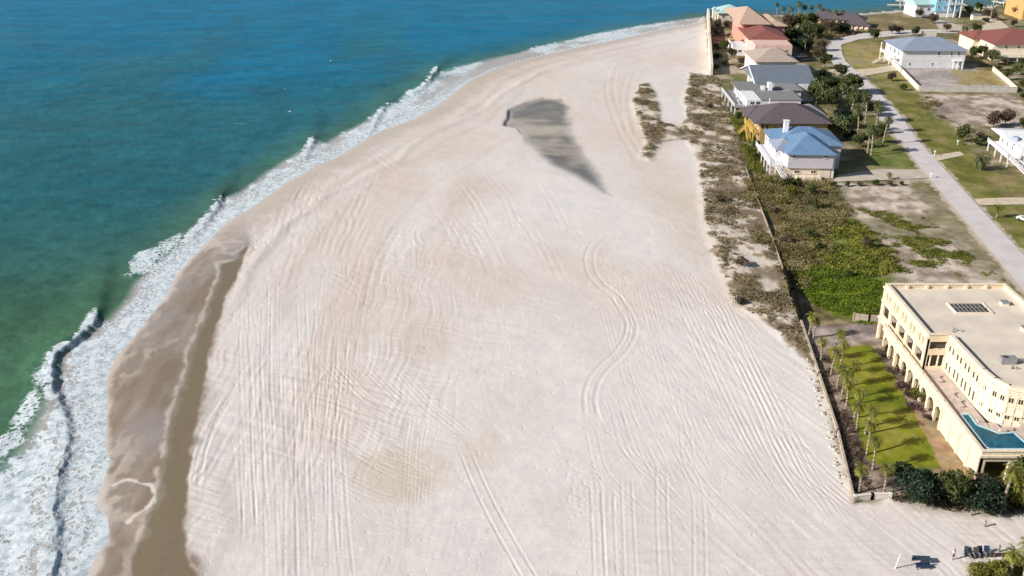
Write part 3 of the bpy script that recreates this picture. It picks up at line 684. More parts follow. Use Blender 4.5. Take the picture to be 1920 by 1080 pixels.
def window(par, O, D, u, z, wd, hg, fm="white", gm_="glass", arch=False, mull=1, name="window", sill=True, hood=None):
    mb = MB(); t_ = .10
    fbox(mb, O, D, u, u+wd, z, z+t_, -.02, .07); fbox(mb, O, D, u, u+wd, z+hg-t_, z+hg, -.02, .07)
    fbox(mb, O, D, u, u+t_, z+t_, z+hg-t_, -.02, .07); fbox(mb, O, D, u+wd-t_, u+wd, z+t_, z+hg-t_, -.02, .07)
    for i in range(mull):
        c = u+wd*(i+1)/(mull+1); fbox(mb, O, D, c-.035, c+.035, z+t_, z+hg-t_, -.02, .055)
    if sill: fbox(mb, O, D, u-.1, u+wd+.1, z-.12, z, -.02, .14)
    if arch:
        dx, dy = D; nx, ny = dy, -dx; c = u+wd/2; r = wd/2+.16; k = 9; vs_a = []; fs = []
        for nn_ in (.0, .12):
            for i in range(k+1):
                a = math.pi*i/k
                for rr in (r, r-.24):
                    uu = c+rr*math.cos(a); vs_a.append((O[0]+dx*uu+nx*nn_, O[1]+dy*uu+ny*nn_, z+hg+rr*math.sin(a)))
        m_ = 2*(k+1)
        for i in range(k):
            a, b_, c_, d_ = 2*i, 2*i+1, 2*i+3, 2*i+2
            fs += [(m_+a, m_+b_, m_+c_, m_+d_), (a, d_, c_, b_), (a, m_+a, m_+d_, d_), (b_, c_, m_+c_, m_+b_)]
        mb.add(vs_a, fs)
    f_ = mb.build(name, M[fm], par)
    pb = MB(); fbox(pb, O, D, u+t_, u+wd-t_, z+t_, z+hg-t_, -.015, .02); pb.build("pane", M[gm_], f_)
    if hood: hb = MB(); fbox(hb, O, D, u-.2, u+wd+.2, z+hg+.1, z+hg+.28, -.01, .35); hb.build("hood", M[hood], f_)
    return f_
def hip(par, x0, x1, y0, y1, ez, rh, m, ov=.6, inset=None, name="roof", axis_='x', gable=False, th=.18):
    x0 -= ov; x1 += ov; y0 -= ov; y1 += ov
    if axis_ == 'x':
        i = (y1-y0)/2 if inset is None else inset; i = min(i, (x1-x0)/2-.1); i = 0 if gable else i; ym = (y0+y1)/2
        r = [(x0+i, ym, ez+rh), (x1-i, ym, ez+rh)]
        fs = [(0,1,5,4),(1,2,5),(2,3,4,5),(3,0,4)]
    else:
        i = (x1-x0)/2 if inset is None else inset; i = min(i, (y1-y0)/2-.1); i = 0 if gable else i; xm = (x0+x1)/2
        r = [(xm, y0+i, ez+rh), (xm, y1-i, ez+rh)]
        fs = [(0,1,4),(1,2,5,4),(2,3,5),(3,0,4,5)]
    b_ = [(x0,y0,ez),(x1,y0,ez),(x1,y1,ez),(x0,y1,ez)]
    mb = MB(); mb.add(b_+r, fs)
    lo = [(x,y,ez-th) for x, y, _ in b_]
    mb.add(b_+lo, [(0,4,5,1),(1,5,6,2),(2,6,7,3),(3,7,4,0),(4,7,6,5)])
    return mb.build(name, M[m], par)
def railing(par, pts, z, h=1.05, m="white", post=.09, gap=1.6, name="railing", bal=.35):
    mb = MB()
    for (ax, ay), (bx, by) in zip(pts[:-1], pts[1:]):
        L = math.hypot(bx-ax, by-ay); n = max(1, round(L/gap))
        for i in range(n+1):
            x = ax+(bx-ax)*i/n; y = ay+(by-ay)*i/n; mb.box(x-post, x+post, y-post, y+post, z, z+h+.05)
        mb.beam((ax,ay,z+h-.08), (bx,by,z+h-.08), .12, .08); mb.beam((ax,ay,z+.1), (bx,by,z+.1), .06, .07)
        k = max(1, int(L/bal))
        for i in range(k):
            x = ax+(bx-ax)*(i+.5)/k; y = ay+(by-ay)*(i+.5)/k; mb.box(x-.025, x+.025, y-.025, y+.025, z+.17, z+h-.08)
    return mb.build(name, M[m], par)
def posts(par, pts, z0, z1, r=.12, m="white"):
    for x, y in pts: MB().box(x-r, x+r, y-r, y+r, z0, z1).build("post", M[m], par)
def stairs(par, a, b, w_, m="white", n=12):
    """flight from a (low) to b (high), points at the middle of the flight"""
    mb = MB(); a = Vector(a); b = Vector(b); d = b-a; s_ = Vector((-d.y, d.x, 0)).normalized()*w_/2
    for i in range(n):
        p0 = a+d*(i/n); p1 = a+d*((i+1)/n); z = p1.z
        mb.add([p0-s_+Vector((0,0,z-p0.z-.08)), p1-s_+Vector((0,0,-.08)), p1+s_+Vector((0,0,-.08)), p0+s_+Vector((0,0,z-p0.z-.08)),
                p0-s_+Vector((0,0,z-p0.z)), p1-s_, p1+s_, p0+s_+Vector((0,0,z-p0.z))], [(0,3,2,1),(4,5,6,7),(0,1,5,4),(1,2,6,5),(2,3,7,6),(3,0,4,7)])
    for q in (-s_, s_): mb.beam(a+q+Vector((0,0,-.1)), b+q+Vector((0,0,-.1)), .08, .25); mb.beam(a+q+Vector((0,0,.9)), b+q+Vector((0,0,.9)), .08, .09)
    for i in range(5):
        for q in (-s_, s_): p_ = a+d*(i/4)+q; mb.box(p_.x-.05, p_.x+.05, p_.y-.05, p_.y+.05, p_.z, p_.z+.9)
    return mb.build("stairs", M[m], par)
def walls(par, x0, x1, y0, y1, z0, z1, m, name="wall"): return MB().box(x0, x1, y0, y1, z0, z1).build(name, M[m], par)
FR = (1, 0); LF = (0, -1)
def F(x0, y0): return (x0, y0), (1, 0)            # wall facing -y, running +x
def Lw(x0, y1): return (x0, y1), (0, -1)          # wall facing -x, running -y

# ------------------------------------------------------------------ the mansion
mx0, my0 = 68.7, 142.4
man = thing("mansion", "large cream three storey beachfront mansion with flat roof, balconies and a pool terrace", "mansion", (mx0, my0, 0))
def mp_(x, y): return (x-mx0, y-my0)
A0, A1 = 0.0, 21.9; B0, B1 = 0.0, 20.3            # north block
wl = MB()
# left facade of the north block: arcade, loggias, paired windows
bays = [(.6+3.9*i, .6+3.9*i+3.2) for i in range(5)]
ops = []
for a, b_ in bays:
    ops += [(a, b_, 0.0, 3.4), (a+.25, b_-.25, 5.0, 7.3)]
for a, b_ in bays:
    c = (a+b_)/2; ops += [(c-1.25, c-.2, 8.15, 10.0), (c+.2, c+1.25, 8.15, 10.0)]
wall_open(wl, (0, B1), (0, -1), B1, 0, 10.2, .35, ops)
wall_open(wl, (0, 0), (1, 0), 3.55, 0, 10.2, .35, [(.5, 3.3, 5.0, 7.2), (.5, 3.3, 8.3, 9.7)])
wl.box(.35, A1, B1-.35, B1, 0, 10.2); wl.box(A1-.35, A1, -17, B1-.35, 0, 10.2)
wl.build("wall", M["cream"], man)
inn = MB(); inn.box(2.2, A1-.5, .5, B1-.5, .02, 10.1); inn.build("inner_wall", M["cream2"], man)
MB().box(.5, 3.3, .44, .49, 4.6, 7.2).build("porch_shade_panel", M["dark"], man); MB().box(.5, 3.3, .44, .49, 8.0, 9.9).build("porch_shade_panel", M["dark"], man)  # dark panels added so the porch recess reads as shaded
MB().box(.36, 2.2, .36, B1-.36, 7.55, 7.85).build("balcony_floor", M["slab"], man)
MB().box(.36, 2.2, .36, B1-.36, 4.2, 4.5).build("balcony_floor", M["slab"], man)
MB().box(.35, A1-.35, .35, B1-.35, 10.13, 10.3).build("roof", M["roofmem"], man)
pr = MB(); 
for q in ((0,.4,0,B1,10.2,11.0),(.4,A1,B1-.4,B1,10.2,11.0),(A1-.4,A1,-17,B1-.4,10.2,11.0),(.4,3.55,0,.4,10.2,11.0)): pr.box(*q)
pr.build("parapet", M["cream"], man)
cp = MB()
for q in ((-.12,.52,-.12,B1+.12,11.0,11.12),(.52,A1+.12,B1-.52,B1+.12,11.0,11.12),(A1-.52,A1+.12,-17,B1-.52,11.0,11.12),(.52,3.6,-.12,.52,11.0,11.12)): cp.box(*q)
cp.build("coping", M["stone"], man)
for i in range(1, 6): x = 3.6*i; MB().box(x, x+.5, B1-.75, B1-.4, 10.3, 10.98).build("parapet_pier", M["cream2"], man)
co = MB()
for z, pj in ((4.05,.35),(7.45,.22),(10.15,.30)): co.box(-pj, -.003, -.003, B1+pj, z, z+.35)
co.build("cornice", M["stone"], man)
for i, (a, b_) in enumerate(bays):
    c = (a+b_)/2
    for u in (c-1.22, c+.24): window(man, (.22, B1), (0,-1), u, 8.2, .98, 1.75, "stone", "curtain", sill=False)
    st = MB(); fbox(st, (0,B1), (0,-1), a-.62, a-.08, 0, 10.1, .003, .16); st.build("pilaster", M["stone"], man)
    dd = MB(); dd.box(2.12, 2.19, B1-b_+.1, B1-a-.1, 4.55, 7.3); dd.build("balcony_door", M["glass"], man)
    railing(man, [(.18, B1-a-.25), (.18, B1-b_+.25)], 5.0, .01, "stone", .02, 4, "balcony_rail", .3)
MB().box(-.16, -.003, 0, .5, 0, 10.1).build("pilaster", M["stone"], man)
# south block with the bay
bp_ = [(3.5,0.0),(3.75,-11.5),(4.25,-14.4),(5.6,-16.6),(8.0,-17.6),(21.5,-17.6),(21.5,0)]
sb = MB(); poly = [(x,y) for x,y in bp_][::-1]
sb.prism([(x, y) for x, y in bp_], 0, 10.2); sb.build("wall", M["cream2"], man)
rf = MB(); rf.prism([(3.9,.3),(4.12,-11.4),(4.6,-14.2),(5.85,-16.25),(8.1,-17.2),(21.4,-17.2),(21.4,.3)], 10.21, 10.31); rf.build("roof", M["roofmem"], man)
def offset_wall(mb, pts, th, z0, z1, pj=0.0):
    for (ax, ay), (bx, by) in zip(pts[:-1], pts[1:]):
        L = math.hypot(bx-ax, by-ay); D = ((bx-ax)/L, (by-ay)/L); fbox(mb, (ax, ay), D, -pj*.3, L+pj*.3, z0, z1, -th, pj)
pp = MB(); offset_wall(pp, bp_[:6], .38, 10.31, 10.98); pp.build("parapet", M["cream2"], man)
pp = MB(); offset_wall(pp, bp_[:6], .5, 10.98, 11.12, .14); pp.build("coping", M["stone"], man)
pp = MB(); offset_wall(pp, bp_[:6], -.001, 7.55, 7.78, .16); offset_wall(pp, bp_[:6], -.001, 10.0, 10.2, .18); pp.build("cornice", M["stone"], man)
L1 = math.hypot(.25, 11.5); D1 = (.25/L1, -11.5/L1)
for i in range(4):
    c = 1.6+2.85*i
    for u in (c-.95, c+.25):
        window(man, bp_[0], D1, u, 8.3, .72, 1.3, "stone", "glass", sill=True, mull=0)
        window(man, bp_[0], D1, u, 4.9, .68, 1.9 if i else 1.5, "stone", "glass", mull=0)
    hb = MB(); fbox(hb, bp_[0], D1, c-.9, c+.85, 9.68, 9.86, 0, .28); hb.build("window_hood", M["stone"], man)
for (a, b_), n_ in (((bp_[1], bp_[2]), 1), ((bp_[2], bp_[3]), 2), ((bp_[3], bp_[4]), 2), ((bp_[4], (14.5,-17.6)), 4)):
    L = math.hypot(b_[0]-a[0], b_[1]-a[1]); D = ((b_[0]-a[0])/L, (b_[1]-a[1])/L)
    for i in range(n_):
        u = L*(i+.5)/n_-.42
        window(man, a, D, u, 8.15, .84, 1.05, "stone", "glass", arch=True)
        window(man, a, D, u, 5.3, .84, .8, "stone", "glass", hood="stone")
pb = MB(); 
for q in ((1.1,.2),(2.4,.2)): pb.tube((q[0],q[1],4.5),(q[0],q[1],8.3),.16,.13,8)
pb.build("column", M["stone"], man)
for i in range(5):
    u = .15+2.85*i; q = MB(); fbox(q, bp_[0], D1, u-.12, u+.16, 4.5, 10.0, .002, .13); q.build("pilaster", M["stone"], man)
for a, b_ in ((bp_[1], bp_[2]), (bp_[2], bp_[3]), (bp_[3], bp_[4])):
    L = math.hypot(b_[0]-a[0], b_[1]-a[1]); D = ((b_[0]-a[0])/L, (b_[1]-a[1])/L)
    for u in (.02, L/2-.11): q = MB(); fbox(q, a, D, u, u+.22, 4.5, 10.0, .002, .12); q.build("pilaster", M["stone"], man)
for i in range(10):
    q = MB(); q.box(-1.12, -.92, 15.2-2.95*i+.02-.0, 15.2-2.95*i+.43, 4.4, 5.3); 
    if 15.2-2.95*i > -24: q.build("parapet_pier", M["stone"], man)
for i, (x, y, rz) in enumerate(((1.4,-9.0,.1),(1.5,-11.4,.1),(1.3,-3.6,.2))):
    lg = thing("sun_lounger", ["tan sun lounger on the terrace, farther from the pool","tan sun lounger on the terrace, nearest the pool","tan sun lounger on the terrace near the inner corner of the mansion"][i], "lounger", (mx0+x, my0+y, 4.5), rz, "loungers on the mansion terrace")
    MB().box(-.32,.32,-.9,.4,.28,.38).build("seat", M["slab"], lg); MB().add([(-.32,.4,.30),(.32,.4,.30),(.32,.95,.8),(-.32,.95,.8),(-.32,.4,.38),(.32,.4,.38),(.32,.9,.86),(-.32,.9,.86)],[(0,3,2,1),(4,5,6,7),(0,1,5,4),(1,2,6,5),(2,3,7,6),(3,0,4,7)]).build("backrest", M["slab"], lg)
    for sx in (-.28,.28):
        for sy in (-.8,.35): MB().box(sx-.03,sx+.03,sy-.03,sy+.03,0,.28).build("leg", M["timber"], lg)
# terrace
TX0, TY0 = -.9, -24.9
tr = MB(); tr.box(TX0+.45, 22, TY0+.3, -17.61, 4.1, 4.5); tr.box(TX0+.45, 3.49, -17.61, -.01, 4.1, 4.5); tr.box(3.76,5.0,-17.61,-16.4,4.1,4.495); tr.build("terrace", M["slab"], man)
aw_ = MB(); La = -TY0+15.2
ops = []
for i in range(9):
    a = .45+2.95*i
    if i < 9: ops.append((a, a+2.3, 0, 3.3))
wall_open(aw_, (TX0, 15.2), (0,-1), La, 0, 4.05, .42, ops)
aw_.build("arcade_wall", M["cream"], man)
ar_ = MB()
for i in range(9):                                   # arch heads in the arcade openings
    a = .45+2.95*i; r = 1.15; c = a+r; k = 8
    for j in range(k):
        t0 = math.pi*j/k; t1 = math.pi*(j+1)/k
        p0 = (c+r*math.cos(t0), 2.1+r*math.sin(t0)); p1 = (c+r*math.cos(t1), 2.1+r*math.sin(t1))
        v_ = []
        for nn_ in (-.30, .02):
            for (u, z) in (p0, p1, (p1[0], 3.32), (p0[0], 3.32)): v_.append((TX0-nn_, 15.2-u, z))
        ar_.add(v_, [(0,3,2,1),(4,5,6,7),(0,1,5,4),(1,2,6,5),(2,3,7,6),(3,0,4,7)])
ar_.build("arch", M["stone"], man)
pn = MB()
for i in range(4):
    y = TY0+.9+3.3*i; pn.box(TX0-.09, TX0-.003, y, y+2.2, .5, 3.4)
pn.build("wall_panel", M["stone"], man)
for i in range(5):
    y = TY0+.05+3.3*i; MB().box(TX0-.2, TX0-.004, y, y+.55, 0, 4.05).build("pilaster", M["stone"], man)
sl = MB(); sl.box(TX0-.3, TX0+.55, TY0-.3, 15.5, 4.05, 4.4); sl.box(TX0+.55, 22, TY0-.3, TY0+.5, 4.05, 4.4); sl.build("terrace_edge", M["stone"], man)
par_ = MB(); par_.box(TX0-.1, TX0+.25, TY0-.1, 15.4, 4.4, 5.05); par_.box(TX0+.25, 22, TY0-.1, TY0+.25, 4.4, 5.05)
par_.build("terrace_parapet", M["stone"], man)
cpp = MB(); cpp.box(TX0-.2, TX0+.35, TY0-.2, 15.5, 5.05, 5.17); cpp.box(TX0+.35, 22, TY0-.2, TY0+.35, 5.05, 5.17); cpp.build("coping", M["stone"], man)
fc = MB(); wall_open(fc, (TX0+.0, TY0), (1,0), 22.9, 0, 4.05, .4, [(.8,4.2,0,3.3),(5.0,8.4,0,3.3),(9.2,12.6,0,3.3),(13.4,16.8,0,3.3)]); fc.build("front_arcade", M["cream"], man)
bk = MB(); bk.box(1.6, 22, TY0+4.5, TY0+4.8, 0, 4.09); bk.box(1.6,1.9,TY0+4.8,2,0,4.09); bk.build("undercroft_wall", M["cream2"], man)
# pool
def T(px, py): x, y = at(px, py, 4.56); return (x-mx0, y-my0)
PL = [(1801,777),(1817,777),(1832,797),(1857,806),(1873,813),(1901,811),(1920,828),(1935,842),(1856,842),(1848,838)]
pw = [T(*q) for q in PL]
po = MB(); po.prism(pw[::-1], 4.515, 4.54); po.build("pool_water", M["pool"], man)
rim = MB(); W_ = pw+[pw[0]]
for a, b_ in zip(W_[:-1], W_[1:]): rim.beam((a[0],a[1],4.505), (b_[0],b_[1],4.505), .28, .12)
rim.build("pool_rim", mat("pale_blue_pool_rim", (.42,.60,.64), .6, .08, 2), man)
for q in ((1892,806),(1838,790),(1880,808)):
    x, y = T(*q); MB().box(x-.5, x+.5, y-.3, y+.3, 4.5, 4.85).build("planter", M["slab"], man)
# skylight, roof plant
skl = MB(); skl.box(8.4, 14.9, 9.2, 9.45, 10.3, 10.55); skl.box(8.4, 14.9, 13.2, 13.45, 10.3, 10.55); skl.box(8.4, 8.65, 9.45, 13.2, 10.3, 10.55); skl.box(14.65, 14.9, 9.45, 13.2, 10.3, 10.55)
sk = skl.build("skylight", M["cream2"], man)
MB().box(8.65, 14.65, 9.45, 13.2, 10.305, 10.34).build("pane", M["dark"], sk)
mu = MB()
for i in range(7): x = 9.4+.72*i; mu.box(x, x+.1, 9.45, 13.2, 10.36, 10.46)
mu.box(8.65, 14.65, 11.2, 11.32, 10.47, 10.55); mu.build("glazing_bar", M["acgrey"], sk)
acu = thing("air_unit", "grey boxed air conditioning unit standing on the flat mansion roof", "air conditioner", (mx0+9.2, my0-8.3, 10.32))
a_ = MB().box(-1.2, 1.2, -.55, .55, .12, 1.1).build("casing", M["acgrey"], acu)
MB().tube((-.5,0,1.1),(-.5,0,1.2),.4,.4,12).build("fan_grille", M["dark"], a_)
MB().box(-1.0, 1.0, -.45, .45, 0, .12).build("skid", M["concrete"], acu)
dct = MB().box(1.2, 5.0, -.15, .15, .5, .75).build("duct", M["acgrey"], acu)
vt = thing("roof_vent", "small grey vent cluster beside the air unit on the mansion roof", "vent", (mx0+8.9, my0-10.2, 10.32))
for q in ((0,0),(.4,.2),(.7,-.1)): MB().tube((q[0],q[1],0),(q[0],q[1],.55),.1,.1,8).build("pipe", M["acgrey"], vt)

vt = thing("roof_vent", "low dark vent pipes on the mansion roof near the inner corner", "vent", (mx0+5.0, my0+2.3, 10.32))
for q in ((0,0),(.8,.5),(1.5,.2),(.5,1.0)): MB().tube((q[0],q[1],0),(q[0],q[1],.35),.13,.13,8).build("pipe", M["acgrey"], vt)
for i, (x, y) in enumerate(((17.5,3),(18.5,13))):
    hv = thing("roof_hatch", ["low cream roof hatch right of the air unit","low cream roof hatch near the far right parapet"][i], "hatch", (mx0+x, my0+y, 10.31))
    MB().box(-.6,.6,-.6,.6,0,.5).build("curb", M["cream2"], hv); MB().box(-.7,.7,-.7,.7,.5,.62).build("lid", M["acgrey"], hv)
# ------------------------------------------------------------------ houses
# blue metal roofed white house
h = thing("house", "white raised house with bright blue hipped metal roof and white deck", "house", (82.0, 257.3, 0), math.radians(-2))
walls(h, -6.1, 6.2, 0, 9, 2.9, 6.95, "lav"); walls(h, -6.0, 6.0, .5, 9, 0, 2.9, "cream2", "ground_floor")
walls(h, -7.6, 10.6, 9, 24, .02, 6.95, "lav")
hip(h, -6.1, 6.2, -.0, 15, 7, 3.9, "bluemetal", .7, name="roof", axis_='y')
hip(h, -7.6, 10.6, 9, 24, 7.0, 3.3, "bluemetal", .7)
hip(h, -8.4, -2.6, 4.2, 14, 6.9, 2.0, "palemetal", .4, name="porch_roof", axis_='x')
for u in (1.0, 9.6): window(h, *F(-6.1,0), u, 5.85, .95, .8, "white", "glass", mull=0)
for u in (2.0, 6.5): window(h, *F(-6.0,.5), u, 1.3, 1.6, .9, "cream2", "dark")
for u in (4.7, 7.0): window(h, *F(-8.0,9.0-.0), u-4.4, 4.6, .9, 1.7, "white", "glass", mull=0)
for u in (2, 6, 10): window(h, *Lw(-7.6,24), u, 4.3, 1.3, 1.6)
dk = walls(h, -10.6, -6.11, 1.0, 22, 3.0, 3.2, "white", "deck")
railing(h, [(-10.5,22),(-10.5,1.1),(-6.2,1.1)], 3.2)
posts(h, [(-10.5,1.2),(-10.5,5),(-10.5,9),(-10.5,13),(-10.5,18),(-6.4,1.2),(-8.2,4.4)], 0, 3.0, .14)
posts(h, [(-8.2,4.4),(-5.9-.4,4.4)], 3.2, 6.7, .1)
stairs(h, (-6.7,-2.6,0), (-8.6,1.0,3.1), 1.3, "white")
ch = MB().box(-4.4, -3.1, 15.6, 16.9, 8.6, 11.9).build("chimney", M["white"], h); MB().box(-4.55,-2.95,15.45,17.05,11.9,12.1).build("chimney_cap", M["white"], ch)
ht = MB(); ht.box(-3.6, 3.0, -2.2, .0, 0, 1.0); ht.build("patio_wall", M["cream2"], h)
posts(h, [(-3.4,-2.1),(-1.2,-2.1),(1.0,-2.1),(2.9,-2.1)], 1.0, 1.8, .07, "timber")
MB().box(6.21, 6.9, .6, 1.0, 0, 6.9).build("downpipe_post", M["white"], h)

# ochre house with brown hipped roof
h = thing("house", "ochre house with wide brown hipped shingle roof and yellow deck stairs", "house", (85.8, 291.6, 0), math.radians(-1))
walls(h, -9.5, 11.0, .2, 16, 0, 6.4, "yellow"); walls(h, -6.0, 7.5, 16, 21.5, 0, 6.4, "yellow")
hip(h, -11.3, 11.6, -.2, 18.5, 6.5, 4.0, "brownsh", .6, inset=9.8)
hip(h, -12.2, -4.5, 7.5, 19.5, 6.35, 2.1, "brownsh", .4, name="wing_roof", axis_='x')
hip(h, 5.5, 13.0, 11.5, 21.5, 6.35, 2.0, "greysh", .3, name="rear_roof")
for u in (4.2, 8.0, 12, 16): window(h, *F(-9.5,.2), u, 3.9, 1.4, 1.5)
for u in (.2, 1.6): window(h, *F(-9.5,.2), u, 4.3, .9, 1.8, "goldtimber", "dark", mull=0)
for u in (3, 8, 12): window(h, *Lw(-9.5,16), u, 3.9, 1.4, 1.5)
walls(h, -11.6, -9.51, .5, 14, 3.0, 3.2, "goldtimber", "deck"); railing(h, [(-11.5,14),(-11.5,.6),(-9.6,.6)], 3.2, 1.05, "goldtimber")
posts(h, [(-11.4,.8),(-11.4,4.5),(-11.4,9),(-11.4,13)], 0, 6.3, .13, "goldtimber")
stairs(h, (-14.6,9.0,0), (-11.8,9.0,3.1), 1.4, "goldtimber"); stairs(h, (-12.3,1.4,0), (-12.3,6,3.1), 1.1, "goldtimber")
for x, y in ((-4.5,12.5),): MB().tube((x,y,9.2),(x,y,11.0),.16,.16,8).build("flue", M["white"], h)

# low grey roofed house with terrace
h = thing("house", "low white house with flat grey roofs and a white railed deck towards the beach", "house", (87.3, 322.5, 0), math.radians(-1))
walls(h, -8.2, 9.8, 1.0, 24, 0, 5.6, "whitewall"); 
rb = MB(); rb.box(-3.6, 10.2, .8, 14, 5.6, 5.85); rb.build("roof", M["greysh"], h)
rb = MB(); rb.box(-9.0, 2.6, 14.5, 27, 5.95, 6.2); rb.build("upper_roof", M["greysh"], h)
walls(h, -8.4, 2.4, 14.8, 26.7, 5.6, 5.95, "white", "fascia")
walls(h, -12.2, -3.61, .8, 14.0, 3.0, 3.2, "greysh", "deck"); railing(h, [(-12.1,26),(-12.1,.9),(-3.7,.9)], 3.2, 1.0, "white", .12, 2.6)
walls(h, -12.2, -8.21, 14.0, 26, 3.0, 3.2, "greysh", "deck")
posts(h, [(-12,1),(-12,7),(-12,13),(-12,19),(-12,25),(-8,1)], 0, 3.0, .16)
posts(h, [(-5.2,2.0),(-5.2,7.5),(-9,14.6)], 3.2, 6.0, .16)
for u in (1,4,8,11.5): window(h, *Lw(-8.2,24), u, 3.6, 1.6, 1.6)
for u in (1.0,3.0): window(h, *F(-8.2,1.0), u, 3.6, 1.5, 1.7)
ct = MB().box(1.6, 3.0, 14.0, 16.6, 5.86, 8.4).build("roof_hatch", M["white"], h); MB().box(-.6,.6,14.1,16,5.86,7.2).build("roof_vent_box", M["white"], h)
for i, (x, y) in enumerate(((-7.5,4),(-9.2,9),(-10,3.5))):
    tb = thing("deck_chair", ["white deck chair nearest the stairs corner of the low grey roofed house deck","white deck chair at the back of the low grey roofed house deck","white deck chair at the beach side corner of the low grey roofed house deck"][i], "chair", (87.3+x, 322.5+y, 3.2), i*.8, "white chairs on the deck")
    MB().box(-.3,.3,-.3,.35,.38,.45).build("seat", M["white"], tb); MB().box(-.3,.3,.3,.36,.45,1.0).build("backrest", M["white"], tb)
    for sx in (-.27,.27):
        for sy in (-.27,.3): MB().box(sx-.03,sx+.03,sy-.03,sy+.03,0,.38).build("leg", M["white"], tb)

# slate roofed house
h = thing("house", "white house with long slate blue gabled roof and lower grey porch roof", "house", (97.5, 344.5, 0), math.radians(-1))
walls(h, -9.5, 10.5, 2, 20, 0, 6.3, "whitewall"); hip(h, -10.2, 10.6, 1.2, 27, 6.4, 3.8, "slatesh", .3, gable=True)
walls(h, 4.5, 10.5, .5, 2, 0, 6.2, "white", "gable_wall")
hip(h, -6.0, 4.2, -6.5, 3, 5.7, 1.3, "greysh", .3, name="porch_roof", inset=2)
walls(h, -5.7, 3.9, -6.2, 2, 0, 5.5, "whitewall", "porch")
for u in (1,4,7): window(h, *F(-5.7,-6.2), u, 3.4, 1.3, 1.4)
for u in (3,8,13): window(h, *Lw(-9.5,20), u, 3.6, 1.5, 1.6)
gp = MB(); gp.beam((-10.9,1.0,5.9),(-10.9,14.0,9.9),.35,.35); gp.beam((-10.9,27.2,5.9),(-10.9,14.0,9.9),.35,.35); gp.build("bargeboard", M["white"], h)
posts(h, [(-10.8,1.4),(-10.8,8)], 0, 6, .2)

# pale beige hipped house
h = thing("house", "pale house with beige hipped tile roof seen above the slate roof", "house", (102.3, 380.0, 0), 0)
walls(h, -7.3, 8.3, .6, 19.5, 0, 7.0, "whitewall"); hip(h, -7.4, 8.6, .3, 21, 7.0, 3.4, "beigesh", .6)
hip(h, -1.5, 6.2, 7, 15, 8.6, 2.0, "beigesh", .3, name="dormer_roof")
for u in (3, 8, 13): window(h, *Lw(-7.3,19.5), u, 4.2, 1.4, 1.6)
tw = MB(); tw.tube((-7.6,3.4,0),(-7.6,3.4,6.9),1.6,1.6,14); tw.build("turret", M["white"], h)

# red tiled pink house
h = thing("house", "pink stucco house with red tiled roof", "house", (108.4, 410, 0), math.radians(-3))
walls(h, -6.9, 8.5, 1, 24, 0, 7.2, "pinkpale"); hip(h, -7.4, 9.4, 13, 42, 7.6, 2.6, "redtile", .4, axis_='y', inset=9)
walls(h, -6.5, 8.2, 24, 41, 0, 7.5, "pinkst", "rear_wall")
MB().box(-6.8,8.4,1.1,13.2,7.2,7.5).build("flat_roof", M["pinkpale"], h)
for u in (3.5, 9.5, 12.6): window(h, *F(-6.9,1), u, 4.3, 1.2, 1.4)
for u in (2, 7, 12): window(h, *Lw(-6.9,24), u, 4.2, 1.4, 1.5)
walls(h, -13.4, -7.0, 16, 30, .0, 3.6, "white", "garden_room"); window(h, *F(-13.4,16), 2.2, 1.4, 1.6, 1.2); railing(h, [(-13.3,30),(-13.3,16.1),(-7.1,16.1)], 3.6, 1.0)
# salmon tower house
h = thing("house", "tall pink house with salmon tiled hipped roofs at the point", "house", (110.4, 447, 0), math.radians(-2))
walls(h, -6.4, 4.8, 1, 26, 0, 10.0, "pinkst"); hip(h, -8.0, 5.6, -1, 42, 10.2, 4.6, "salmon", .4, axis_='y', inset=24)
walls(h, 4.81, 13.5, 4, 22, 0, 8.6, "pinkst", "side_wall"); hip(h, 4.6, 14.0, 3.4, 30, 8.7, 2.0, "salmon", .4, name="side_roof", axis_='y')
for u in (2, 6, 10, 16): window(h, *Lw(-6.4,26), u, 6.8, 1.5, 1.8)
window(h, *F(-6.4,1), 8.6, 7.6, 1.3, 1.5); window(h, *F(4.81,4), 5.6, 5.6, 1.2, 1.8); window(h, *F(4.81,4), 1.2, 5.6, 1.2, 1.8)
# teal roofed beach house at the corner
h = thing("house", "small pale house with pale teal hipped roof beside the beach wall", "house", (104.8, 500, 0), 0)
walls(h, -1.5, 12, 0, 14, 0, 6.6, "cream2"); hip(h, -1.8, 12.3, -.3, 14.3, 6.6, 3.2, "tealroof", .5)
for u in (2,6,10): window(h, *F(-1.5,0), u, 4, 1.4, 1.5)
cu = MB().box(-3.8,-2.2,2,3.8,0,8.4).build("corner_turret", M["whiterender"], h); hip(h, -3.8,-2.2,2,3.8,8.4,.9,"tealroof",.2,name="turret_roof")

# white house with pale blue hipped roof
h = thing("house", "long white two storey house with pale blue hipped roof inside the walled lot", "house", (159.5, 400.5, 0), math.radians(-1))
walls(h, 0, 25.5, 0, 21, 0, 7.3, "whitewall"); hip(h, -.4, 25.9, -.4, 21.4, 7.4, 3.6, "palemetal", .7, inset=9)
belt = MB(); belt.box(-.06,25.56,-.1,-.004,3.5,3.75); belt.build("belt_course", M["white"], h)
for u in (14.2, 19.3, 22.2): window(h, *F(0,0), u, 5.2, .8, 1.7, "white", "glass", mull=0)
for u in (3.0, 12.2): window(h, *F(0,0), u, 1.2, .8, 1.2, "white", "glass", mull=0)
for u in (.5, 5.5, 10.5, 15.5): window(h, *Lw(0,21), u, 4.4, 1.6, 1.9)
walls(h, -2.4, -.01, 2, 20, 3.3, 3.5, "white", "balcony"); railing(h, [(-2.3,20),(-2.3,2.1),(-.1,2.1)], 3.5, 1.05, "white", .12, 3)
posts(h, [(-2.2,2.3),(-2.2,8),(-2.2,14),(-2.2,19.8)], 0, 7.2, .16)
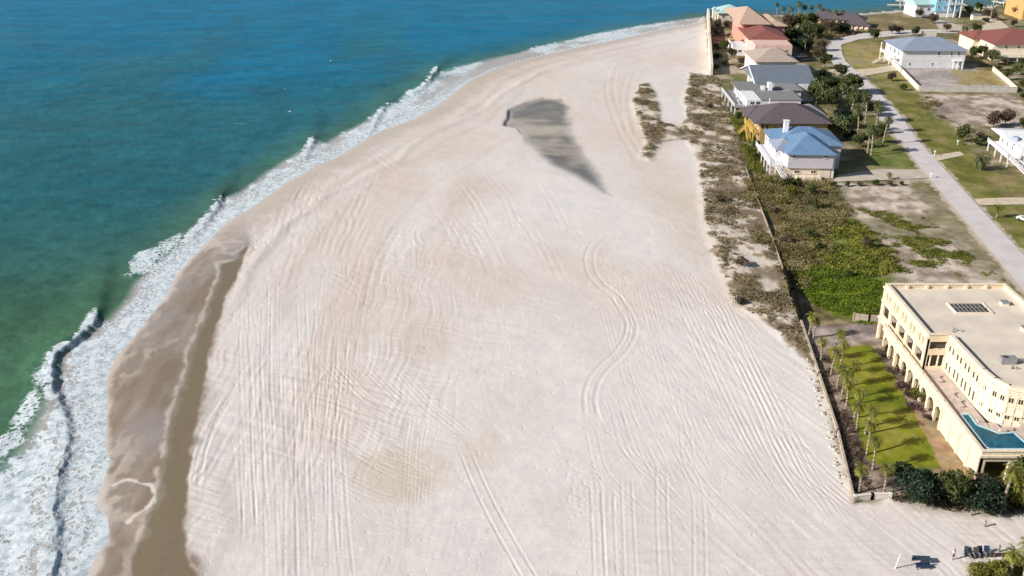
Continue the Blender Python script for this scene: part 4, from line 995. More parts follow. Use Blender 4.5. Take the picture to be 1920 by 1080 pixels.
posts(h, [(20.5,-1.5),(22.4,-1.5),(24.3,-1.5)], 0, 3.3, .18); walls(h, 20.2, 24.6, -1.7, -.01, 3.3, 3.5, "white", "porch_roof")
stairs(h, (-8.0,10,0), (-2.5,10,3.4), 1.5, "paletimber")
# red roofed house on the right
h = thing("house", "cream house with wide brick red hipped roof and an open carport deck", "house", (204.0, 416.5, 0), 0)
walls(h, 0, 27, 0, 26, 0, 7.0, "cream2"); hip(h, 0, 27.5, -.3, 28, 7.0, 4.2, "redtile", .8)
hip(h, -3.0, 8, 14, 30, 6.6, 2.4, "redtile", .5, name="wing_roof"); walls(h, -2.4, -.01, 14.5, 29, 0, 6.4, "cream2", "wing")
window(h, *F(0,0), 4.6, 4.9, 1.0, 1.3); window(h, *F(0,0), 10, 4.9, 1.0, 1.3)
for u in (2,7,18): window(h, *Lw(0,26), u, 4.2, 1.5, 1.7)
walls(h, -1, 20, -8, -.01, 2.7, 2.9, "paletimber", "deck"); railing(h, [(-1,-7.9),(20,-7.9)], 2.9, 1.0, "paletimber", .12, 3)
posts(h, [(-.8,-7.7),(3,-7.7),(7,-7.7),(11,-7.7),(15,-7.7),(19.5,-7.7)], 0, 2.7, .16, "paletimber")
# white flat roofed house at the right edge
h = thing("house", "bright white house with white gabled roof and raised white stairs at the right edge", "house", (144.5, 264.5, 0), math.radians(-6))
walls(h, 0, 24, 3, 20, 0, 5.4, "white"); hip(h, -.8, 26, 8.5, 24, 5.6, 1.6, "white", .6, gable=True)
hip(h, 2.0, 26, .5, 9.5, 5.0, 1.2, "white", .5, name="porch_roof", gable=True)
for u in (1, 4, 8, 12): window(h, *F(0,3), u, 3.0, 1.4, 1.5)
for u in (2,6,10): window(h, *Lw(0,20), u, 3.0, 1.3, 1.5)
walls(h, -3.4, -.01, 2.5, 20, 2.6, 2.8, "white", "deck"); railing(h, [(-3.3,20),(-3.3,2.6),(-.1,2.6)], 2.8, 1.0)
posts(h, [(-3.2,2.8),(-3.2,8),(-3.2,13),(-3.2,19),(1.5,.8),(6,.8),(11,.8)], 0, 2.6, .14)
stairs(h, (.2,-4.8,0), (-2.4,2.4,2.7), 1.6, "white")
dome = MB(); dome.tube((.8,10.5,6.0),(.8,10.5,6.9),1.3,.8,12); dome.build("roof_dome", M["palemetal"], h)
# bright blue house far
h = thing("house", "bright light blue stilted house with white trim standing by the far water", "house", (226.5, 527, 0), math.radians(4))
walls(h, -3.5, 9.5, 0, 16, 3, 11, "skyblue"); walls(h, -2.8, 8.8, .5, 15, 0, 3, "white", "ground_floor"); hip(h, -3.8, 9.8, -.3, 16.3, 11, 4, "tealroof", .6)
walls(h, -13, -3.51, 2, 16, 0, 6.5, "white", "wing"); hip(h, -13.3, -3.4, 1.7, 16.3, 6.5, 3.0, "tealroof", .5, name="wing_roof", gable=True)
for z in (4.3, 8.0):
    for u in (1,4.5,8,10.5): window(h, *F(-3.5,0), u, z, 1.2, 1.7)
for u in (2,6): window(h, *F(-13,2), u, 3.2, 1.6, 1.6)
posts(h, [(9.9,-1),(6.5,-1),(3,-1)], 0, 11, .25); walls(h, 2.7,10.2,-1.3,-.01,6.6,6.9,"white","balcony"); railing(h, [(2.9,-1.2),(10.1,-1.2)], 6.9)
# low cream colonnaded building among the far palms
h = thing("building", "low cream colonnaded building among the palms at the point", "building", (149, 505, 0), math.radians(-24))
walls(h, 0, 28, 1.6, 11, 0, 3.6, "cream"); hip(h, -.3, 28.3, -.2, 11.3, 3.7, 2.6, "brownsh", .5)
for i in range(10): MB().box(.2+2.9*i, .9+2.9*i, 0, .6, 0, 3.6).build("column", M["cream2"], h)
h = thing("building", "small cream annex at the end of the low colonnaded building", "building", (164, 488, 0), math.radians(-20))
walls(h, 0, 11, .6, 6, 0, 3.0, "cream"); hip(h, -.3, 11.3, -.1, 6.3, 3.0, 1.6, "brownsh", .4)
for i in range(5): MB().box(.2+2.4*i, .8+2.4*i, 0, .5, 0, 3.0).build("column", M["cream2"], h)
# orange building at the top right corner
h = thing("house", "orange stucco building at the top right corner of the view", "house", (266, 520, 0), 0)
walls(h, 0, 30, 0, 20, 0, 10, "orange"); hip(h, 0, 30, 0, 20, 10, 3.5, "salmon", .7)
for z in (2.2, 6):
    for u in (1.5,5,8.5,12,16,20,24): window(h, *F(0,0), u, z, 1.6, 2.0, "cream")

# ------------------------------------------------------------------ walls and fences
def wall_line(name, label, cat, pts, hgt, th, m, pier=None, coping=None, piers_at=None, z=0, slat=False):
    W = [at(*q) for q in pts]; o = W[0]; t_ = thing(name, label, cat, (o[0], o[1], 0)); L = [(x-o[0], y-o[1]) for x, y in W]
    wb = MB(); cb = MB()
    for a, b_ in zip(L[:-1], L[1:]):
        wb.beam((a[0],a[1],-.3), (b_[0],b_[1],-.3), th, hgt+.3)
        if coping: cb.beam((a[0],a[1],hgt), (b_[0],b_[1],hgt), th+.12, .10)
    wb.build("panel" if slat else "wall", M[m], t_)
    if coping: cb.build("coping", M[coping], t_)
    if pier:
        for a, b_ in zip(L[:-1], L[1:]):
            n = max(1, int(math.hypot(b_[0]-a[0], b_[1]-a[1])/pier))
            for i in range(n+1):
                x = a[0]+(b_[0]-a[0])*i/n; y = a[1]+(b_[1]-a[1])*i/n
                MB().box(x-th/2-.07, x+th/2+.07, y-th/2-.07, y+th/2+.07, -.2, hgt+.14).build("post" if slat else "pier", M[m], t_)
    return t_
wall_line("garden_wall", "long weathered beach wall along the mansion garden", "wall", [(1502,607),(1535,705),(1570,812),(1600,940)], .62, .22, "weather", 9, "weather")
wall_line("garden_wall", "short white end wall at the beach corner of the mansion garden", "wall", [(1602,938),(1634,935),(1668,934)], .8, .28, "whiterender", 5, "whiterender")
wall_line("fence", "tall dark boundary fence between the dunes and the green thicket", "fence", [(1470,514),(1484,556),(1501,604)], 1.7, .45, "blackfence", 3.2, None, slat=True)
wall_line("fence", "low thin timber fence along the edge of the dry thicket", "fence", [(1398,318),(1414,362),(1441,432),(1469,512)], .85, .10, "timber", 4.0, None, slat=True)
wall_line("beach_wall", "tall cream beach wall beside the shrub garden at the point", "wall", [(1327,32),(1329,80),(1333,140)], 4.2, .9, "cream2", 26, "cream2")
wall_line("lot_wall", "white wall along the road side of the empty lot", "wall", [(1659,106),(1690,137),(1722,170)], 1.7, .35, "whiterender", 12, "whiterender")
wall_line("lot_wall", "long pale grey wall across the front of the empty lot", "wall", [(1724,171),(1815,172),(1906,173)], 1.9, .35, "concrete", None, "concrete")
wall_line("lot_wall", "short cream wall on the far side of the empty lot", "wall", [(1906,171),(1884,151),(1861,132)], 1.5, .35, "cream2", None, "cream2")
wall_line("fence", "low timber fence across the yard between the mansion and the green lot", "fence", [(1600,601),(1628,604),(1653,605)], 1.6, .12, "weather", 2.5, None, slat=True)
wall_line("gate_wall", "white gate wall behind the pale blue hipped roof", "wall", [(1727,68),(1755,68)], 2.4, .5, "whiterender", None, "white")

# ------------------------------------------------------------------ vegetation
def rand_dir(r_):
    while True:
        v = Vector((r_.uniform(-1,1), r_.uniform(-1,1), r_.uniform(-1,1)))
        if .1 < v.length <= 1: return v
def crown_mesh(name, m, rx, rz, zc, n, leaf, seed, lobes=9, flat=.0, shell=.55):
    r_ = random.Random(seed); mb = MB(); L = []
    for i in range(lobes):
        a = r_.uniform(0, 6.28); q = rx*r_.uniform(.15,.72); L.append((Vector((q*math.cos(a), q*math.sin(a), zc+rz*r_.uniform(-.45,.55))), rx*r_.uniform(.28,.5)))
    for i in range(n):
        c, r = L[r_.randrange(lobes)] if r_.random() < .94 else (Vector((0,0,zc)), rx*1.05)
        d = rand_dir(r_).normalized(); p_ = c+Vector((d.x*r, d.y*r, d.z*r*rz/rx*1.15))*(shell+(1-shell)*r_.random())
        if p_.z < .15: p_.z = .15+r_.random()*.2
        a = rand_dir(r_).normalized(); b_ = a.cross(rand_dir(r_)).normalized(); s_ = leaf*r_.uniform(.6,1.35)
        mb.add([p_-a*s_, p_+b_*s_*.6, p_+a*s_, p_-b_*s_*.6], [(0,1,2,3)])
    return mb.mesh(name, m)
def tree_proto(kind, seed):
    r_ = random.Random(seed)
    if kind == 'oak': cm = crown_mesh("crown", M["oak"], 4.0, 2.0, 2.7, 4200, .26, seed, 14); th, tr_, bm_ = 2.6, .22, "bark2"
    elif kind == 'tree': cm = crown_mesh("crown", M["bush"], 2.8, 2.1, 3.4, 2600, .24, seed, 11); th, tr_, bm_ = 3.4, .16, "bark2"
    elif kind == 'gtree': cm = crown_mesh("crown", M["palmb"], 2.8, 2.2, 3.4, 2200, .24, seed, 11); th, tr_, bm_ = 3.4, .16, "bark2"
    elif kind == 'ytree': cm = crown_mesh("crown", M["ybush"], 1.7, 1.3, 1.5, 1500, .18, seed, 8); th, tr_, bm_ = 1.6, .09, "bark2"
    elif kind == 'btree': cm = crown_mesh("crown", M["brush"], 2.6, 1.9, 2.6, 1500, .22, seed, 10); th, tr_, bm_ = 3.0, .14, "bark2"
    elif kind == 'bush': cm = crown_mesh("crown", M["bush"], 1.3, .8, .75, 650, .16, seed, 6); th, tr_, bm_ = .7, .05, "bark2"
    elif kind == 'brush': cm = crown_mesh("crown", M["brush"], 1.3, .7, .7, 480, .15, seed, 6); th, tr_, bm_ = .7, .05, "bark2"
    elif kind == 'redbrush': cm = crown_mesh("crown", M["redbrush"], 1.5, .7, .7, 520, .15, seed, 7); th, tr_, bm_ = .7, .05, "bark2"
    tm = MB(); tm.tube((0,0,-.2), (r_.uniform(-.1,.1),r_.uniform(-.1,.1),th*.45), tr_, tr_*.75, 7)
    for i in range(5):
        a = 1.26*i+r_.random(); q = th*.45; tm.tube((0,0,q), (math.cos(a)*th*.42, math.sin(a)*th*.42, q+th*r_.uniform(.35,.75)), tr_*.55, tr_*.2, 5)
    return cm, tm.mesh("trunk", M[bm_], True)
def palm_proto(h_, seed, m="palm", rad=1.9, nf=30, lean=.3, trunk_r=.17, date=False):
    r_ = random.Random(seed); tm = MB(); n = 7; P_ = []
    la = r_.uniform(0, 6.28)
    for i in range(n+1):
        t_ = i/n; P_.append(Vector((math.cos(la)*lean*t_*t_, math.sin(la)*lean*t_*t_, h_*t_-.2*(1-t_))))
    for i in range(n): tm.tube(P_[i], P_[i+1], trunk_r*(1.25-.35*i/n), trunk_r*(1.25-.35*(i+1)/n), 8)
    top = P_[-1]; tm.tube(top, top+Vector((0,0,.35)), trunk_r*1.3, trunk_r*.6, 8)
    cb = MB(); top = top+Vector((0,0,.2))
    for k in range(nf):
        az = k*2.399+r_.uniform(-.25,.25); el = 1.35-2.0*(k/nf)**.9+r_.uniform(-.15,.15); L = rad*r_.uniform(.85,1.1)
        d = Vector((math.cos(az), math.sin(az), 0)); p_ = top.copy(); ang = el; sp = [p_.copy()]; S = 6
        for i in range(S):
            p_ = p_+(d*math.cos(ang)+Vector((0,0,1))*math.sin(ang))*L/S; ang -= .26+.10*i*.5; sp.append(p_.copy())
        side = d.cross(Vector((0,0,1)))
        for i in range(S):
            a, b_ = sp[i], sp[i+1]; wd = (.10+.34*math.sin(math.pi*min(1,(i+.8)/(S+.6))))*rad/1.9*(1.0 if not date else .8)
            for sg in (-1, 1):
                for j in range(2):
                    q0 = a.lerp(b_, j/2); q1 = a.lerp(b_, j/2+.42); tip = (q0+q1)/2+side*sg*wd*r_.uniform(.8,1.2)+Vector((0,0,-wd*r_.uniform(.15,.6)))+(b_-a).normalized()*wd*.7
                    cb.add([q0, q1, tip], [(0,1,2)])
    for k in range(8):                                   # dead fronds hanging under the crown
        az = r_.uniform(0,6.28); d = Vector((math.cos(az), math.sin(az), 0)); a = top-Vector((0,0,.1)); b_ = a+d*.35-Vector((0,0,.9*rad/1.9))
        s_ = d.cross(Vector((0,0,1)))*.14; cb.add([a-s_*.3, b_-s_, b_+s_, a+s_*.3], [(0,1,2,3)])
    return cb.mesh("crown", M[m]), tm.mesh("trunk", M["bark"], True)
VC = {}
def plant(name, kind, var, label, cat, px, py, sc_=1.0, group=None, xy=None, z=0):
    key = (kind, var)
    if key not in VC:
        if kind == 'palm': VC[key] = palm_proto(4.3+var*.55, 100+var, lean=.3+.35*(var % 3), rad=1.7)
        elif kind == 'gpalm': VC[key] = palm_proto(6.2+var*.9, 200+var, "palmb", 2.2, 34, .7, .20)
        elif kind == 'spalm': VC[key] = palm_proto(1.6+var*.5, 300+var, "palm", 1.5, 26, .1, .15)
        elif kind == 'date': VC[key] = palm_proto(3.0, 400, "palmb", 3.7, 64, .1, .42, True)
        elif kind == 'agave': VC[key] = palm_proto(.35, 450, "palm", 1.0, 26, .0, .15)
        else: VC[key] = tree_proto(kind, 500+var*7+len(kind)*31)
    cm, tm = VC[key]; x, y = xy if xy else at(px, py)
    t_ = thing(name, label, cat, (x, y, max(-.05, zat(x, y)) if not z else z), rnd.uniform(0, 6.28), group)
    s_ = sc_*rnd.uniform(.95, 1.05); t_.scale = (s_, s_, s_*rnd.uniform(.94, 1.06))
    for nm, me in (("trunk", tm), ("crown", cm)):
        o = bpy.data.objects.new(nm, me); COL.objects.link(o); o.parent = t_
    return t_
# palms of the mansion garden, from the front wall back
pal = [(1611,922,0),(1657,924,1),(1625,851,2),(1636,880,3),(1622,813,1),(1606,804,0),(1602,783,2),(1587,760,1),(1577,750,3),(1569,727,0),(1558,702,2),(1539,676,1),(1525,634,0),(1516,633,2),(1595,722,0),(1575,690,1),(1561,668,2)]
for i, (x, y, v) in enumerate(pal):
    w_ = ["slim palm at the front corner of the mansion garden wall","straight palm beside the short white end wall and the dark trees","palm behind the front corner pair, near the lawn's lower left edge","palm at the lower tip of the green lawn","tall palm whose long shadow crosses the lower lawn","palm close to the beach wall, level with the terrace corner",
          "leaning palm in the middle of the mulch strip by the beach wall","palm just above the leaning palm in the mulch strip","palm nearest the beach wall half way up the garden","palm level with the round green bush under the terrace","palm beside the upper third of the lawn","palm by the bend of the beach wall below the dark fence",
          "right one of two close palms at the end of the dark fence","left one of two close palms at the end of the dark fence","palm standing on the left edge of the green lawn","palm at the upper left of the lawn","palm at the top left corner of the green lawn"][i]
    plant("palm_tree", 'palm', v, w_, "palm", x, y, .9, "palms planted along the mansion garden wall")
plant("oak_tree", 'oak', 0, "dark dense tree beside the front of the lawn", "tree", 1712, 937, 1.0)
plant("oak_tree", 'oak', 1, "wide dark tree in front of the pool terrace corner", "tree", 1832, 950, 1.02)
plant("green_tree", 'tree', 0, "lighter green tree at the left side of the wide dark tree", "tree", 1788, 948, .95)
plant("palm_tree", 'palm', 3, "yellow green palm between the wide dark tree and the right edge", "palm", 1876, 960, 1.15)
plant("green_tree", 'ytree', 0, "yellow green tree at the right edge below the pool", "tree", 1915, 945, 1.9)
plant("green_tree", 'tree', 1, "tall green tree cut by the right edge below the terrace", "tree", 1935, 930, 1.2)
plant("shrub", 'ytree', 1, "round yellow green bush against the terrace arcade", "shrub", 1718, 748, .85)
plant("agave", 'agave', 0, "small spiky plant at the foot of the pool terrace wall", "plant", 1822, 893, 1.3)
plant("shrub", 'brush', 0, "brown bush at the outer corner of the pool terrace", "shrub", 1840, 905, 1.2)
for i, (x, y, s_) in enumerate([(1668,655,.9),(1676,700,1.1),(1690,728,1.2),(1702,745,1.0),(1712,768,.9),(1738,785,.8),(1655,668,.6)]):
    plant("shrub", 'redbrush', i % 3, ["purple brown bush nearest the arcade foot at the top of the lawn","purple brown bush beside the upper arcade","large purple brown bush in the bed between lawn and arcade","purple brown bush left of the round green bush","purple brown bush just below the round green bush","low purple brown bush under the middle of the arcade","small purple brown bush at the lawn's top right corner"][i], "shrub", x, y, s_, "purple brown bushes between lawn and arcade")
# trees and palms between the houses and the road
L_ = [("gpalm",0,1626,288,"grey green palm closest to the driveway of the blue roofed house",1.0),("gpalm",1,1633,292,"taller of the two twin palms beside the driveway shadow",1.0),("gpalm",2,1655,272,"palm by the road kerb above the driveway",.95),("gpalm",0,1608,250,"palm behind the blue roofed house",1.0),
      ("gpalm",1,1640,250,"palm leaning over the road half way up the row",1.0),("gpalm",2,1622,232,"palm in the thick of the roadside row",1.0),("gpalm",0,1594,222,"palm at the back corner of the ochre house",1.0),("gpalm",1,1645,232,"roadside palm beside the first tree shadow on the road",.9),
      ("gpalm",1,1598,196,"palm under the dark roadside trees",.9),("gpalm",0,1578,196,"palm next to the brown roof's rear corner",.95)]
for k, v, x, y, lb, s_ in L_: plant("palm_tree", k, v, lb, "palm", x, y, s_*1.12, "palms between the houses and the road")
L_ = [("oak",0,1560,172,"big dark tree between the slate roofed house and the road",1.0,"oak_tree"),("tree",0,1588,178,"green tree overhanging the road bend",1.2,"green_tree"),("tree",1,1536,178,"green tree against the rear of the low grey roofed house",1.0,"green_tree"),
      ("gtree",0,1530,196,"grey green tree at the corner of the low grey roof",1.25,"green_tree"),("tree",0,1598,210,"green tree behind the ochre house by the road",1.0,"green_tree"),("gtree",1,1552,206,"grey green tree right of the brown roof",1.1,"green_tree"),
      ("oak",1,1575,238,"dark tree in the shade right of the ochre house",.8,"oak_tree"),("gtree",0,1568,262,"pale leaved tree behind the blue roof",1.1,"green_tree"),("tree",1,1610,276,"low green tree at the edge of the house shadow",.7,"green_tree"),
      ("gtree",1,1618,200,"grey green tree close to the road above the palm row",.9,"green_tree"),("oak",0,1540,152,"dark tree beside the slate roofed house gable",.7,"oak_tree"),("tree",0,1545,128,"green tree inside the road bend",.9,"green_tree"),
      ("btree",0,1532,112,"brownish tree on the inside of the road bend",1.0,"brown_tree"),("btree",1,1540,96,"brownish tree at the top of the road bend",.9,"brown_tree"),("oak",1,1505,95,"dark tree behind the beige roofed house",1.0,"oak_tree"),
      ("tree",1,1470,82,"green tree right of the red roofed house",1.2,"green_tree"),("oak",0,1488,78,"dark tree in the grove above the beige roof",1.0,"oak_tree"),("gtree",0,1510,72,"grey green tree in the grove above the beige roof",1.2,"green_tree"),
      ("tree",0,1530,76,"green tree where the upper road begins",1.1,"green_tree"),("btree",0,1478,58,"brownish tree beside the pink tower house",1.3,"brown_tree"),("gtree",1,1500,56,"grey green tree behind the grove",1.2,"green_tree"),
      ("btree",1,1560,66,"brownish tree below the low cream annex",1.2,"brown_tree"),("oak",1,1580,62,"dark low tree at the corner of the upper road",.9,"oak_tree"),("tree",1,1524,52,"green tree in front of the low colonnaded building",1.1,"green_tree"),
      ("btree",0,1545,60,"brown tree between the grove and the cream annex",1.0,"brown_tree")]
for k, v, x, y, lb, s_, nm in L_: plant(nm, k, v, lb, "tree", x, y, s_*1.28)
for k, v, x, y, lb, s_, nm in [("tree",0,1575,150,"green tree at the inner edge of the road bend below the short drive",1.0,"green_tree"),("gtree",0,1603,172,"grey green tree touching the road just below the bend",.9,"green_tree"),("oak",1,1580,222,"dark tree behind the palms right of the brown roof",.7,"oak_tree"),
      ("tree",1,1600,240,"green tree in the middle of the roadside palms",.8,"green_tree"),("gtree",1,1630,218,"grey green tree beside the road among the palms",.8,"green_tree"),("oak",0,1590,262,"dark tree at the top of the blue house shadow",.55,"oak_tree"),("tree",0,1645,268,"green tree under the palm by the kerb",.65,"green_tree"),
      ("gtree",0,1560,190,"grey green tree above the rear corner of the brown roof",.9,"green_tree"),("oak",1,1600,190,"dark tree in the thick roadside row",.6,"oak_tree"),("tree",1,1655,250,"small green tree right at the road edge",.55,"green_tree")]: plant(nm, k, v, lb, "tree", x, y, s_*1.2)
fp = [(1484,92,1.0),(1509,97,1.0),(1528,68,.9),(1498,52,1.2),(1482,40,1.3),(1496,36,1.4),(1508,35,1.5),(1520,34,1.2),(1530,36,1.2),(1542,38,1.3),(1552,42,1.2),(1566,46,1.2),(1574,42,1.3),(1465,36,1.1),(1456,30,1.1)]
for i, (x, y, s_) in enumerate(fp):
    plant("palm_tree", 'gpalm', i % 3, "%s palm from the %s in the far grove at the point" % (ORD[i % 8], "left" if i < 8 else "right") if False else ["far grove palm with a pale trunk above the beige roof","far grove palm with a pale trunk beside the dark car shade","far grove palm next to the upper road start","far palm just left of the colonnade front","leftmost tall palm behind the colonnaded building","second palm from the left behind the colonnade","tallest palm rising over the colonnade against the water","palm right of the tallest one over the colonnade","palm over the middle of the colonnade roof","palm over the right half of the colonnade roof","palm at the right end of the colonnade","palm between the colonnade and its annex","rightmost palm of the point grove above the annex","palm beside the salmon roof of the tower house","far palm close behind the salmon tiled side roof"][i], "palm", x, y+3, s_*.78, "tall palms in the grove at the point")
# garden behind the beach wall
gd = [("btree",0,1347,52,1.0),("btree",1,1362,56,1.0),("redbrush",0,1345,66,2.0),("btree",0,1376,52,.8),("redbrush",1,1362,70,1.6),("btree",1,1342,40,.9),("bush",0,1345,92,1.8),("tree",0,1356,98,.9),("bush",1,1368,90,1.8),("bush",0,1345,112,2.0),("tree",1,1372,110,.8),("bush",1,1356,122,1.5),("brush",0,1390,118,1.8),("gtree",0,1392,92,.8),("brush",1,1388,130,1.6),("bush",0,1342,130,1.6),("brush",1,1402,96,1.4)]
gl = ["brown tree at the upper end of the beach wall garden","brown tree second from the beach wall in the upper garden","purple brown bush against the beach wall","brown tree in front of the teal roofed house side","purple brown bush in the middle of the wall garden","small brown tree hard against the top of the beach wall","green bush along the beach wall above the middle","green tree in the middle of the wall garden","green bush in front of the white garden room","green bush along the beach wall below the middle","green tree beside the white garden room steps","small green bush in the lower wall garden","brown bush left of the beige roofed house","grey green tree in front of the white garden room wall","brown bush below the wall garden's green tree","green bush at the lower end of the beach wall","brown bush between garden room and turret"]
for (k, v, x, y, s_), lb in zip(gd, gl): plant("shrub" if k in ("bush","brush","redbrush") else "garden_tree", k, v, lb, "shrub" if k in ("bush","brush","redbrush") else "tree", x, y, s_)
# around the blue roofed house and the lots
L_ = [("shrub","bush",0,1473,352,1.9,"dense green bush in front of the blue roofed house stairs"),("shrub","ytree",0,1482,366,1.0,"yellow green bush below the blue roofed house stairs"),("shrub","bush",1,1500,352,1.5,"green bush below the patio wall"),
      ("green_tree","gtree",0,1522,392,.62,"slim small tree with a long shadow on the green lot"),("green_tree","gtree",1,1519,366,.6,"small tree between the patio wall and the slim tree"),("shrub","bush",0,1560,350,1.0,"green hedge bush at the start of the driveway edge"),
      ("shrub","bush",1,1585,349,.9,"second hedge bush along the driveway edge"),("shrub","brush",0,1612,348,.9,"brown hedge bush in the middle of the driveway edge"),("shrub","bush",0,1640,347,1.0,"green hedge bush right of the brown one on the driveway edge"),
      ("shrub","brush",1,1668,348,.9,"brown hedge bush under the small palm by the driveway"),("shrub","bush",1,1690,348,.8,"last hedge bush of the driveway edge towards the road"),("palm_tree","spalm",0,1666,336,.9,"small thin palm on the driveway edge"),
      ("shrub","bush",1,1380,222,1.6,"green bush at the foot of the yellow deck stairs"),("shrub","bush",0,1375,205,1.4,"green bush below the low grey roofed house deck"),("shrub","bush",0,1420,300,1.6,"bush against the white deck posts"),("shrub","bush",1,1412,276,1.6,"bush between the ochre house and the white deck"),
      ("shrub","ytree",1,1440,345,.8,"yellow bush in the brush left of the white stairs"),
      ("green_tree","btree",0,1671,152,.8,"brown verge tree outside the white lot wall"),("shrub","bush",1,1692,168,1.6,"long low bush on the verge outside the lot wall"),("shrub","bush",0,1708,152,1.1,"small bush against the foot of the lot wall"),
      ("green_tree","tree",0,1638,78,1.0,"round tree left of the pale blue hipped roof"),("green_tree","btree",1,1672,64,1.0,"dark brown tree on the upper road behind the hipped roof"),("green_tree","btree",0,1685,63,.9,"smaller brown tree on the upper road"),
      ("green_tree","tree",1,1714,68,.9,"round dark tree behind the ridge of the hipped roof"),("green_tree","btree",1,1774,60,1.0,"round tree beside the driveway of the bright blue house"),("green_tree","btree",0,1748,44,1.1,"brown tree left of the bright blue house driveway"),
      ("green_tree","btree",1,1722,34,1.1,"brown tree below the bright blue house wing"),("green_tree","tree",0,1710,22,1.1,"far green tree by the pier"),("green_tree","oak",0,1745,30,.6,"dark tree against the bright blue house"),
      ("green_tree","tree",1,1830,65,1.0,"green tree at the edge of the lawn left of the red roof"),("green_tree","gtree",0,1850,98,1.3,"tall tree over the left wall of the red roofed house"),("green_tree","gtree",1,1858,122,1.2,"pale tree by the carport deck"),("green_tree","tree",0,1838,108,1.0,"dark green tree in the shade left of the red roofed house"),
      ("green_tree","tree",1,1822,110,1.0,"green tree behind the hipped roof's right end"),("shrub","bush",0,1870,132,1.5,"bush between the carport and the cream lot wall"),("green_tree","tree",0,1888,150,.8,"green tree right of the cream lot wall"),("green_tree","gtree",0,1905,140,.9,"pale tree beyond the cream lot wall"),
      ("green_tree","tree",1,1920,170,1.0,"green tree at the right end of the long lot wall"),("green_tree","oak",1,1925,188,.7,"dark tree at the right edge below the lot wall"),
      ("green_tree","btree",0,1862,238,1.2,"olive brown tree left behind the white house"),("green_tree","btree",1,1884,236,1.2,"olive brown tree right behind the white house"),("green_tree","tree",0,1918,248,.9,"green tree at the right edge behind the white roof"),
      ("green_tree","gtree",0,1803,266,.95,"round tree standing on the verge by the white house"),("shrub","bush",0,1830,272,1.6,"dark bush between the verge tree and the white house"),("shrub","brush",0,1838,258,1.4,"brown bush behind the verge tree"),
      ("date_palm","date",0,1838,318,.92,"wide spreading date palm in front of the white house"),("palm_tree","spalm",1,1868,408,1.15,"young palm on the verge beside the road"),
      ("palm_tree","gpalm",0,1804,76,.9,"slim palm above the lawn of the red roofed house"),("palm_tree","gpalm",1,1810,78,.85,"twin slim palm above the lawn of the red roofed house"),
      ("green_tree","tree",0,1815,30,1.0,"green tree right of the bright blue house"),("green_tree","btree",0,1862,38,1.1,"dark tree row end below the sandy lane"),("green_tree","btree",1,1850,34,1.1,"brown tree above the sandy lane"),("green_tree","oak",0,1848,42,.5,"dark tree under the sandy lane"),
      ("green_tree","btree",1,1908,32,1.5,"brown tree in front of the orange building"),("green_tree","btree",0,1900,50,.8,"dark bush tree above the red roof"),("green_tree","tree",1,1835,22,1.0,"green tree by the far right water"),
      ("shrub","brush",0,1386,572,1.1,"dark twisted bush standing alone on the sand edge of the dunes"),
      ("green_tree","oak",1,1618,28,.01,"x")]
for nm, k, v, x, y, s_, lb in L_:
    if lb == "x": continue
    plant(nm, k, v, lb, {"shrub":"shrub","palm_tree":"palm","date_palm":"palm"}.get(nm, "tree"), x, y, s_)
# palms and scrub in the bottom right corner
plant("palm_tree", 'palm', 0, "yellow green palm at the bottom right corner beside the beach chairs", "palm", 1893, 1085, .95)
plant("palm_tree", 'palm', 2, "bushy palm cut by the right edge at the bottom corner", "palm", 1915, 1100, 1.05)
plant("shrub", 'ytree', 0, "olive bush at the bottom edge under the corner palms", "shrub", 1868, 1090, 1.0)
plant("shrub", 'ytree', 1, "olive bush at the bottom edge nearest the sand", "shrub", 1838, 1088, .8)

for i, (x, y, k, s_, lb) in enumerate([(1452,400,'brush',1.2,"brown bush standing up from the dry thicket beside the timber fence"),(1475,455,'brush',1.3,"brown bush in the middle of the dry thicket"),(1522,446,'bush',1.3,"dark green bush where the dry thicket meets the olive one"),(1540,470,'bush',1.2,"second dark green bush inside the olive thicket"),(1470,385,'ytree',.8,"yellow green bush in the upper dry thicket"),(1625,465,'btree',.6,"brown small tree on the right side of the olive thicket"),(1590,520,'bush',1.0,"dark bush at the top of the bright green vines"),
      (1330,205,'brush',1.3,"brown dune bush near the beach wall end"),(1350,380,'brush',1.4,"brown dune bush half way down the dune strip"),(1390,500,'brush',1.4,"brown dune bush above the lone sand edge bush")]):
    plant("shrub", k, i % 2, lb, "shrub", x, y, s_)
